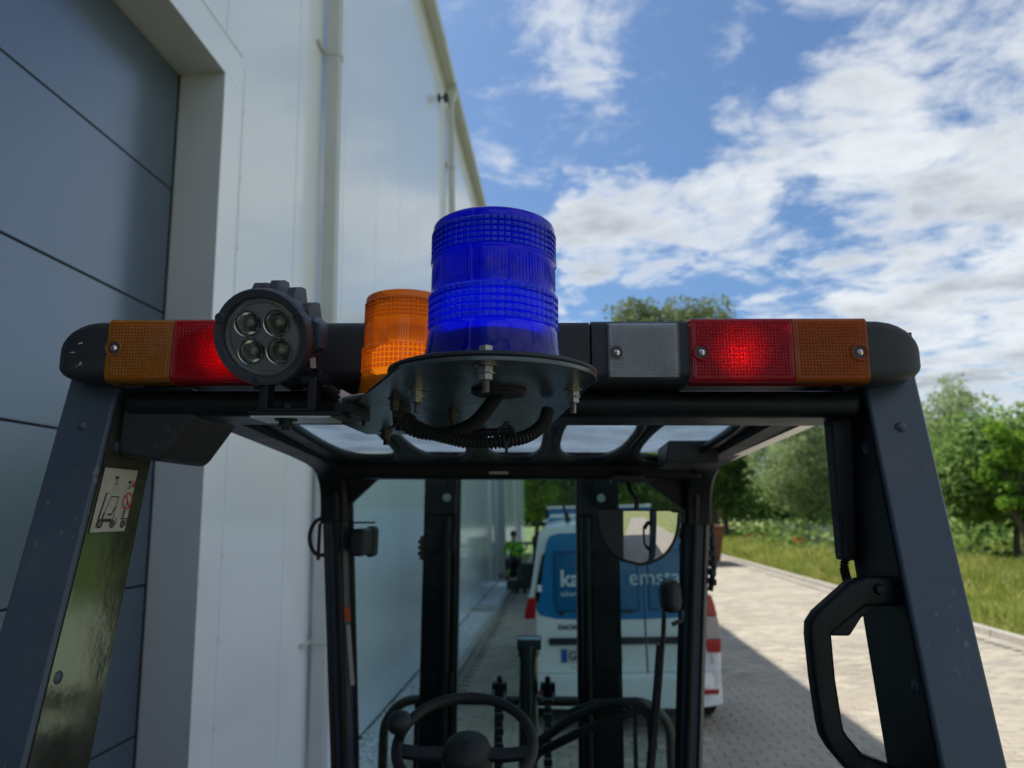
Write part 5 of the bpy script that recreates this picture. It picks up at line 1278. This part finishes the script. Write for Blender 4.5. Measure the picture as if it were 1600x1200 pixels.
# rubber grommet and corrugated cable loops under the plate
g = MB(); g.lathe([(.0, -.003), (.026, -.003), (.029, -.001), (.029, .0015), (.0, .002)], (BC[0]+.004, BC[1]+.05, ZP-.002), (0, 0, 1), n=36); fb(g, 'grommet', 'black_rubber', bp, 30)
g = MB(); g.cyl((-.158, .862, ZP-.018), (-.158, .862, ZP), .010, .012, n=18).cyl((-.158, .862, ZP-.026), (-.158, .862, ZP-.018), .007, n=8); fb(g, 'cable_gland', 'black_rubber', bp, 30)
conduit([(BC[0]+.002, .722, ZP-.003), (-.040, .73, ZP-.012), (-.060, .75, .092), (-.088, .765, .083), (-.118, .772, .084), (-.135, .776, .092), (-.133, .785, .103)], .0066)
conduit([(.020, .80, .112), (.014, .785, .095), (-.004, .768, .080), (-.030, .758, .0735), (-.058, .757, .0715), (-.085, .762, .077), (-.112, .770, .085), (-.134, .78, .096)], .0066)
fb(MB().tube([(-.10, .775, .0835), (-.05, .765, .0835), (-.018, .762, .085)], .0045, n=10), 'cable', 'black_rubber')
g = MB(); g.tube([(-.0255+.0098*math.cos(a), .758, .0790+.0120*math.sin(a)) for a in np.linspace(0, 2*math.pi, 20)[:-1]], .0016, n=6, closed=True); g.box((-.028, .745, .089), (-.022, .752, .094), .001); g.box((-.0262, .744, .060), (-.0232, .748, .072)); fb(g, 'cable_tie', 'black_plastic')
fb(MB().tube([(-.150, .775, .093), (-.147, .765, .090), (-.152, .757, .087)], .0018, n=6), 'cable_tie', 'black_plastic')
# ---- round work lamp
wlm = empty('work_lamp'); wlm.parent = fk; wlm['label'] = 'round black four lens work lamp with cooling fins'
LC = Vector((-.3035, .775, .1925)); ax = Vector((-.03, -.93, -.32)).normalized()     # axis points out of the lamp, towards lower left
rx_ = Vector((0, 0, 1)).cross(ax).normalized(); ux_ = ax.cross(rx_).normalized()
if rx_.x < 0: rx_ = -rx_
def LP_(a, b, d): return LC+rx_*a+ux_*b+ax*d
RB = .0555
g = MB(); g.lathe([(RB*.80, .001), (RB*.83, .004), (RB*.97, .005), (RB, .001), (RB*1.0, -.012), (RB*.985, -.015), (RB*.97, -.028), (RB*.93, -.040), (RB*.80, -.048), (0, -.050)], LC, ax, n=64)
wb = fb(g, 'lamp_body', 'lamp_housing', wlm, 35)
# cooling fins: thick blades across the back
for k, off_ in enumerate((-.030, -.011, .009, .029, .045)):
    g = MB(); hh_ = math.sqrt(max(0, (RB*.97)**2-off_**2)); th_ = .0052; tp = 1.0+(.10, .16, .20, .22, .26)[k]
    prof_ = [(-hh_*.9, -.016), (-hh_*.9, -.052), (-hh_*.5, -.060), (hh_*.6, -.062), (hh_*tp*.96, -.058), (hh_*tp, -.046), (hh_*tp, -.026), (hh_*1.0, -.014)]
    g.prism(prof_, lambda b, d: tuple(LP_(off_-th_, b, d)), lambda b, d: tuple(LP_(off_+th_, b, d)), .0016); fb(g, 'cooling_fin', 'lamp_housing', wlm, 35)
# side lug with pivot
g = MB(); g.prism([(-.018, -.020), (.018, -.020), (.022, -.034), (.016, -.050), (-.016, -.050), (-.022, -.034)], lambda b, d: tuple(LP_(RB*.93, b, d)), lambda b, d: tuple(LP_(RB*1.09, b*.8, d)), .002); fb(g, 'side_plate', 'slate_paint', wlm, 35)
# face: dark dish, four reflectors, front glass
g = MB(); g.lathe([(RB*.81, .002), (RB*.79, -.003), (RB*.72, -.0045), (RB*.70, -.0065), (RB*.68, -.0065)], LC, ax, n=48); fb(g, 'dish', 'dish_grey', wlm, 35)
bmd = bmesh.new(); LDS = ((-.0180, .0155), (.0160, .0155), (-.0160, -.0165), (.0170, -.0165)); eds = []
def cloop(ca, cb, r_, n_):
    vs_ = [bmd.verts.new((ca+r_*math.cos(2*math.pi*k/n_), cb+r_*math.sin(2*math.pi*k/n_), 0)) for k in range(n_)]
    return [bmd.edges.new((vs_[k], vs_[(k+1) % n_])) for k in range(n_)]
eds += cloop(0, 0, RB*.69, 48)
for a, b in LDS: eds += cloop(a, b, .0150, 28)
bmesh.ops.triangle_fill(bmd, use_beauty=True, edges=eds)
bmesh.ops.delete(bmd, geom=[f for f in bmd.faces if any(math.hypot(f.calc_center_median().x-a, f.calc_center_median().y-b) < .0148 for a, b in LDS)], context='FACES')
for v in bmd.verts: v.co = LP_(v.co.x, v.co.y, -.0065)
g = MB(); g.bm(bmd); fb(g, 'dish_face', 'dish_grey', wlm, 0)
for (a, b) in ((-.0180, .0155), (.0160, .0155), (-.0160, -.0165), (.0170, -.0165)):
    o_ = LP_(a, b, -.0050)
    g = MB(); g.lathe([(.0156, .0010), (.0150, .0022), (.0132, .0016), (.0118, -.003), (.0085, -.009), (.0040, -.0125), (0, -.013)], o_, ax, n=32); rf_ = fb(g, 'led_reflector', 'led_chrome' if 'led_chrome' in MATS else 'chrome', wlm, 60)
    g = MB(); g.lathe([(.0044, -.0125), (.0044, -.0080), (.0028, -.0062), (0, -.0058)], o_, ax, n=16); fb(g, 'led', 'led_yellow', wlm, 50)
    g = MB(); g.lathe([(.0130, .0018), (.0118, .0034), (.0085, .0050), (.0045, .0060), (0, .0062)], o_, ax, n=28); fb(g, 'dome_lens', 'lamp_glass', wlm, 60)
for (a, b) in ((-.0015, .001), (.0005, .001)):
    pass
for (a, b) in ((-.0165, -.0005), (.0145, -.0005)):
    fb(MB().lathe([(0, .001), (.0016, .001), (.0028, .0005), (.0030, -.001)], LP_(a, b, -.0062), ax, n=16), 'screw', 'steel_galv', wlm)
g = MB(); g.lathe([(RB*.815, .0010), (RB*.70, .0024), (0, .0030)], LC, ax, n=48); fb(g, 'front_glass', 'lamp_glass', wlm, 60)
for th in (153, 27, 262):
    a, b = RB*.905*math.cos(R(th)), RB*.905*math.sin(R(th))
    g = MB(); g.lathe([(.0058, -.006), (.0058, .0058), (.0050, .0066), (.0034, .0068), (.0030, .0045), (0, .0045)], LP_(a, b, 0), ax, n=20); g.box((0, 0, 0), (0, 0, 0)) if False else None
    fb(g, 'bezel_screw', 'lamp_housing', wlm)
# warning tag on the lamp side
g = MB(); g.prism([(-.026, -.018), (-.014, -.016), (-.014, -.024), (-.026, -.024)], lambda b, d: tuple(LP_(RB*.86, b-.012, d)), lambda b, d: tuple(LP_(RB*.87+.004, b-.012, d))); fb(g, 'warning_tag', 'sticker_white', wlm, 0)
# bracket: U strap, base arm to the beacon plate, bolt
br = MB()
for x in (-.3045, -.249):
    br.box((x-.0055, .792, .112), (x+.0055, .815, .150), .002)
br.box((-.310, .790, .110), (-.2435, .817, .114), .001); wbk = fb(br, 'bracket', 'black_paint', wlm, 30)
g = MB(); g.box((-.318, .785, .1045), (-.213, .835, .1095), .0012); g.box((-.225, .80, .1095), (-.200, .88, .1215), .002); fb(g, 'mounting_arm', 'black_paint', None, 30)
g = MB(); g.box((-.3145, .7845, .1022), (-.225, .838, .1044)); fb(g, 'arm_edge', 'steel_galv', None, 0)
g = MB(); g.cyl((-.279, .80, .1145), (-.279, .80, .1195), .0072, n=6); g.lathe([(0, 0), (.0125, 0), (.0125, .0022), (0, .0022)], (-.279, .80, .1000), (0, 0, 1), n=24); g.cyl((-.279, .80, .0935), (-.279, .80, .1000), .0078, n=6); g.cyl((-.279, .80, .0890), (-.279, .80, .0935), .0045, n=12); fb(g, 'bolt', 'black_paint', wlm, 25)
g = MB(); g.cyl((-.262, .803, .148), (-.232, .803, .148), .0055, n=12); g.cyl((-.262, .803, .148), (-.250, .803, .148), .010, n=20); g.cyl((-.240, .803, .148), (-.232, .803, .148), .0075, n=6); fb(g, 'pivot_bolt', 'black_paint', wlm, 25); g = MB()
g.lathe([(.012, 0), (.012, .008), (.006, .012), (0, .012)], (-.309, .803, .148), (-1, 0, 0), n=20); fb(g, 'pivot_bolt', 'black_paint', wlm, 25)
conduit([(-.262, .83, .180), (-.254, .825, .165), (-.246, .82, .152), (-.235, .825, .140), (-.224, .84, .131)], .0052, step=.0040)
g = MB(); g.tube([(-.229, .832, .138), (-.223, .838, .132), (-.215, .845, .128)], .007, n=12, rf=[.006, .0085, .0095]); fb(g, 'tape_wrap', 'white_plastic', None, 60)
# ---- mast
mast = []
for (x0, x1, inner) in ((-.362, -.243, 1), (.160, .302, -1)):
    yb = 2.46; g = MB(); d = .11; w_ = x1-x0; t = .022
    # I/C section upright
    if inner > 0: sec_ = [(x0, yb), (x1-.045, yb), (x1-.045, yb+t), (x0+t, yb+t), (x0+t, yb+d-t), (x1-.045, yb+d-t), (x1-.045, yb+d), (x0, yb+d)]
    else: sec_ = [(x1, yb), (x0+.055, yb), (x0+.055, yb+t), (x1-t, yb+t), (x1-t, yb+d-t), (x0+.055, yb+d-t), (x0+.055, yb+d), (x1, yb+d)]
    g.prism(sec_, lambda a, b: (a, b, -1.72), lambda a, b: (a, b, .24), 0); up_ = fb(g, 'mast_upright', 'black_paint', None, 20)
    g = MB(); xa, xb = (x1-.060, x1) if inner > 0 else (x0, x0+.070)
    g.box((xa, yb+.028, -1.68), (xb, yb+.082, .22), .003); fb(g, 'inner_upright', 'black_paint', up_, 30)
    g = MB(); xr = xb-.010 if inner > 0 else xa+.055; g.box((xr-.003, yb+.020, -1.6), (xr+.003, yb+.027, .20)); fb(g, 'rail_edge', 'steel_dark', up_, 0)
    xe = xa+.020 if inner > 0 else xa+.028
    g = MB(); g.cyl((xe, yb-.018, -1.5), (xe, yb-.018, -.02), .016, n=16); fb(g, 'lift_cylinder', 'black_paint', up_)
    for z in (.02, -.10, -.55): fb(MB().box((x0+.01, yb-.02, z-.03), (x1-.01, yb-.001, z+.03), .003), 'mast_clamp', 'black_paint', up_)
    fb(MB().cyl((x0+.08, yb-.03, .045), (x0+.08, yb-.015, .045), .014, n=14), 'bolt_head', 'steel_galv', up_)
g = MB()
for z in (.19, -1.2): g.box((-.34, 2.575, z-.05), (.28, 2.60, z+.05), .005)
fb(g, 'mast_crossmember', 'black_paint')
# side bolts on the left upright
g = MB()
for z in (-.105, -.125, -.145): g.cyl((-.385, 2.50, z), (-.360, 2.50, z), .007, n=8)
g.box((-.375, 2.47, -.165), (-.355, 2.53, -.085), .003); fb(g, 'mast_stop', 'steel_dark')
# chains and free lift cylinder in the middle
g = MB(); g.cyl((-.005, 2.62, -1.7), (-.005, 2.62, -.50), .034, n=24).cyl((-.005, 2.62, -.50), (-.005, 2.62, -.46), .040, n=24).box((-.045, 2.59, -.475), (.040, 2.65, -.440), .004)
fl_ = fb(g, 'free_lift_cylinder', 'gloss_black')
fb(MB().tube([(-.045, 2.62, -.44), (-.045, 2.62, -.432), (.04, 2.62, -.432), (.04, 2.62, -.44)], .003, n=6), 'chain_pin', 'steel_galv', fl_)
for x in (-.105, .062):
    g = MB()
    for k in range(46):
        z = -.60-k*.024; g.box((x-.012, 2.60, z-.0105), (x+.012, 2.612, z+.0105), .002) if k % 2 else g.box((x-.015, 2.598, z-.0105), (x+.015, 2.614, z+.0105), .002)
    ch = fb(g, 'lift_chain', 'steel_dark', None, 20); ch['kind'] = 'stuff'
    g = MB(); g.box((x-.026, 2.59, -.625), (x+.026, 2.63, -.585), .004).cyl((x, 2.61, -.60), (x, 2.61, -.565), .010, n=8); fb(g, 'chain_anchor', 'black_paint')
    fb(MB().cyl((x-.020, 2.585, -.605), (x-.020, 2.585, -.64), .0035, n=6).cyl((x+.018, 2.585, -.61), (x+.018, 2.585, -.64), .0035, n=6), 'pin', 'steel_galv')
# load backrest
def rounded_top(x0, x1, zt, zb, r, y_):
    p = [(x0, y_, zb), (x0, y_, zt-r)]
    for k in range(1, 9): t = R(180-90*k/8); p.append((x0+r+r*math.cos(t), y_, zt-r+r*math.sin(t)))
    for k in range(0, 9): t = R(90-90*k/8); p.append((x1-r+r*math.cos(t), y_, zt-r+r*math.sin(t)))
    p.append((x1, y_, zb)); return p
bk_ = empty('load_backrest'); bk_.parent = fk
fb(MB().tube(rounded_top(-.525, .500, -.672, -1.72, .12, 2.72), .017, n=12), 'hoop', 'steel_dark', bk_, 60)
for x in (-.408, -.268, .375, .25, -.12): fb(MB().box((x-.007, 2.712, -1.7), (x+.007, 2.727, -.675)), 'bar', 'black_paint', bk_, 0)
for z in (-1.25, -1.65): fb(MB().box((-.55, 2.70, z-.06), (.53, 2.75, z+.06), .006), 'carriage_plate', 'black_paint')
for x in (-.36, .26): fb(MB().hexa([(x-.05, 2.76, -1.85), (x+.05, 2.76, -1.85), (x+.05, 3.75, -1.85), (x-.05, 3.75, -1.85), (x-.05, 2.76, -1.80), (x+.05, 2.76, -1.80), (x+.05, 3.75, -1.84), (x-.05, 3.75, -1.84)], .004).box((x-.05, 2.752, -1.80), (x+.05, 2.80, -1.2), .004), 'fork', 'black_paint')
# hoses and wiper arm
fb(MB().tube([(-.05, 2.36, -.82), (.03, 2.32, -.72), (.14, 2.28, -.655), (.24, 2.26, -.61), (.33, 2.25, -.575), (.36, 2.25, -.60)], .013, n=10), 'hose', 'black_rubber', None, 60)
fb(MB().tube([(.02, 2.30, -.69), (.12, 2.28, -.615), (.22, 2.26, -.565), (.32, 2.25, -.555), (.355, 2.24, -.58), (.36, 2.24, -.68)], .014, n=10), 'hose', 'black_rubber', None, 60)
fb(MB().tube([(.12, 2.30, -.60), (.20, 2.28, -.565), (.30, 2.26, -.57)], .010, n=8), 'hose', 'black_rubber', None, 60)
fb(MB().tube([(.394, 2.14, -.19), (.386, 2.16, -.35), (.378, 2.18, -.42)], .007, n=8).tube([(.381, 2.18, -.38), (.372, 2.2, -.5), (.345, 2.22, -.75), (.33, 2.24, -.95)], .013, n=8), 'wiper_arm', 'black_plastic', None, 60)
g = MB(); g.box((.362, 2.02, -.275), (.420, 2.10, -.185), .026); wl2 = fb(g, 'wiper_housing', 'black_plastic')
fb(MB().tube([(.41, 2.0, -.26), (.405, 1.99, -.285), (.38, 1.985, -.295)], .006, n=8), 'lever', 'black_plastic')
# front work lamps outside the pillars
g = MB(); g.tube([(-.598+.035*math.cos(a), 2.07, -.075+.052*math.sin(a)) for a in np.linspace(R(60), R(300), 14)], .006, n=8)
g.tube([(-.55, 2.07, -.025), (-.59, 2.07, -.025), (-.605, 2.07, -.04), (-.605, 2.07, -.14)], .005, n=8); g.box((-.59, 2.08, -.13), (-.56, 2.14, -.03), .008); fb(g, 'front_lamp_guard', 'black_plastic', None, 50)
g = MB(); g.box((-.485, 2.11, -.135), (-.452, 2.17, -.045), .014); fb(g, 'front_lamp', 'black_plastic')
g = MB()
for k in range(8): g.box((.505+.004*(k % 2), 2.06, -.02-k*.026), (.522, 2.12, -.002-k*.026), .004)
g.tube([(.50, 2.10, .02), (.522, 2.10, -.05), (.528, 2.10, -.14), (.512, 2.10, -.22)], .008, n=8); fb(g, 'cable_bundle', 'black_rubber', None, 40)
g = MB()
for k in range(6): g.cyl((.440, 2.12, .0-k*.045), (.440, 2.12, -.03-k*.045), .008, n=8)
fb(g, 'door_hinge', 'steel_dark', None, 40)
# lamp box under the roof at the right
g = MB(); g.hexa([(.315, 1.66, .112), (.440, 1.66, .112), (.440, 1.80, .105), (.315, 1.80, .105), (.322, 1.66, .165), (.440, 1.66, .165), (.440, 1.80, .158), (.322, 1.80, .158)], .006); fb(g, 'interior_lamp_box', 'black_plastic')
# ---- mirror: half-round convex face in a shallow shell
mr = empty('interior_mirror'); mr.parent = fk; mr['label'] = 'half round convex mirror hanging from the front header'
MCx, MCy, MCz = .268, 1.80, .002; MR = .100; MD = .128
def mp(u, v): return (MCx+u, MCy, MCz+v)
nu, nv = 20, 14; vs = []; fs = []
for j in range(nv+1):
    v = -MD*j/nv; hw = MR*math.sqrt(max(0, 1-(j/nv)**2.4))
    if j == 0: hw = MR
    for i in range(nu+1):
        ul = max(-hw, -.040-.035*(j/nv)); u = ul+(hw-ul)*i/nu; yy = MCy-.016*(1-(u/MR)**2*.8-(v/MD)**2*.6); vs.append((MCx+u, yy+u*-.06, MCz+v))
for j in range(nv):
    for i in range(nu): k = j*(nu+1)+i; fs.append((k, k+1, k+nu+2, k+nu+1))
fb(MB().add(vs, fs), 'mirror_face', 'mirror_face', mr, 80)
rim_ = [(MCx-MR, MCz)]+[(MCx-MR*math.sqrt(max(0, 1-t**2.4)), MCz-MD*t) for t in np.linspace(0.1, 1, 12)]+[(MCx+MR*math.sqrt(max(0, 1-t**2.4)), MCz-MD*t) for t in np.linspace(.98, 0.0, 13)]
fb(MB().tube([(x, MCy-.004+(x-MCx)*-.06, z) for x, z in rim_], .0042, n=8, closed=True), 'rim', 'black_plastic', mr, 60)
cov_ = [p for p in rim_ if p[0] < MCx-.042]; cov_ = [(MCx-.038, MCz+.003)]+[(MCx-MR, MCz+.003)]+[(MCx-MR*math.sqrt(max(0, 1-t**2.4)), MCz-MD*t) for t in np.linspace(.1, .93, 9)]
g = MB(); g.prism(cov_, lambda a, b: (a, MCy-.020, b), lambda a, b: (a, MCy-.004, b), .002); fb(g, 'dark_reflection', 'black_plastic', mr, 40)  # dark plate standing in for the dark cab reflected in the left half
g = MB(); g.prism(rim_, lambda a, b: (a, MCy+.001+(a-MCx)*-.06, b), lambda a, b: (MCx+(a-MCx)*.8, MCy+.028, MCz-.04+(b-MCz+.04)*.8), 0); fb(g, 'shell', 'black_plastic', mr, 40)
g = MB(); g.tube([(.262, MCy+.02, -.03), (.272, MCy+.03, .03), (.258, MCy+.06, .055), (.255, MCy+.09, .10)], .006, n=10); g.box((.215, 1.87, .075), (.300, 1.95, .096), .004); fb(g, 'stem', 'black_plastic', mr, 50)
# ---- steering wheel
sw_ = empty('steering_wheel'); sw_.parent = fk
WC = Vector((-.136, 1.60, -.482)); th = R(25); wx = Vector((1, 0, 0)); wy = Vector((0, math.cos(th), math.sin(th))); wn = wx.cross(wy)
def WP(a, b, d=0): return WC+wx*a+wy*b+wn*d
fb(MB().tube([WP(.143*math.cos(t), .143*math.sin(t)) for t in np.linspace(0, 2*math.pi, 49)[:-1]], .0115, n=14, closed=True), 'rim', 'black_rubber', sw_, 60)
g = MB(); g.lathe([(.052, -.045), (.054, -.01), (.047, .012), (.030, .024), (.0, .029)], WP(.005, -.012, -.008), wn, n=36); fb(g, 'hub', 'black_plastic', sw_, 50)
for a_ang in (-8, 188, 270):
    c_, s_ = math.cos(R(a_ang)), math.sin(R(a_ang)); pts = []
    g = MB(); g.sweep([(-.016, -.005), (.016, -.005), (.016, .005), (-.016, .005)], [(WP(.04*c_, .04*s_-.01, -.012), wx*-s_+wy*c_, wn), (WP(.09*c_, .09*s_-.004, -.012), wx*-s_+wy*c_, wn), (WP(.14*c_, .14*s_, -.002), wx*-s_+wy*c_, wn)]); fb(g, 'spoke', 'black_plastic', sw_, 40)
kb_ = WP(-.137, .004, .0)
g = MB(); g.lathe([(.008, 0), (.010, .02), (.012, .028), (.0235, .036), (.026, .048), (.023, .060), (.012, .068), (0, .070)], kb_, wn, n=28); fb(g, 'spinner_knob', 'black_plastic', sw_, 50)
fb(MB().cyl(WP(0, -.01, -.03), WP(0, -.01, -.45), .045, .06, n=24), 'steering_column', 'black_plastic')
# ---- levers at the bottom, dash, body, seat, wheels (mostly below the frame)
for x in (.10, .165):
    fb(MB().tube([(x, 1.80, -.95), (x, 1.76, -.74)], .007, n=8), 'control_lever', 'steel_dark'); fb(MB().lathe([(.0, .045), (.012, .042), (.020, .028), (.020, .010), (.010, 0)], (x, 1.76, -.745), (0, -.2, 1), n=20), 'lever_knob', 'black_plastic')
fb(MB().hexa([(-.45, 1.78, -1.45), (.35, 1.78, -1.45), (.38, 2.2, -1.45), (-.48, 2.2, -1.45), (-.42, 1.80, -.92), (.30, 1.80, -.92), (.36, 2.12, -.86), (-.44, 2.12, -.86)], .03), 'dashboard', 'black_plastic')
fb(MB().hexa([(-.58, -.25, -1.62), (.48, -.25, -1.62), (.50, .95, -1.62), (-.60, .95, -1.62), (-.52, -.10, -.98), (.42, -.10, -.98), (.48, .92, -.95), (-.58, .92, -.95)], .07), 'counterweight', 'slate_paint')
fb(MB().box((-.55, .95, -1.62), (.45, 2.30, -1.45), .02), 'chassis', 'black_paint')
fb(MB().box((-.48, .90, -1.45), (.38, 1.45, -1.02), .05), 'engine_cover', 'black_plastic')
st_ = empty('seat'); st_.parent = fk
fb(MB().box((-.29, 1.02, -1.02), (.19, 1.48, -.90), .05), 'cushion', 'black_plastic', st_); fb(MB().hexa([(-.28, .96, -.95), (.18, .96, -.95), (.18, 1.08, -.95), (-.28, 1.08, -.95), (-.24, .90, -.52), (.14, .90, -.52), (.14, .98, -.52), (-.24, .98, -.52)], .04), 'backrest', 'black_plastic', st_)
for x in (-.56, .46):
    for y_, r in ((2.45, .30), (.35, .25)):
        z_ = -1.90+r
        w_ = fb(MB().lathe([(r*.55, -.085), (r*.93, -.09), (r, -.07), (r, .07), (r*.93, .09), (r*.55, .085)], (x, y_, z_), (1, 0, 0), n=32), 'wheel', 'tyre')
        fb(MB().lathe([(0, .03), (r*.3, .05), (r*.56, .07)], (x, y_, z_), (1 if x > 0 else -1, 0, 0), n=24), 'rim', 'slate_paint', w_)
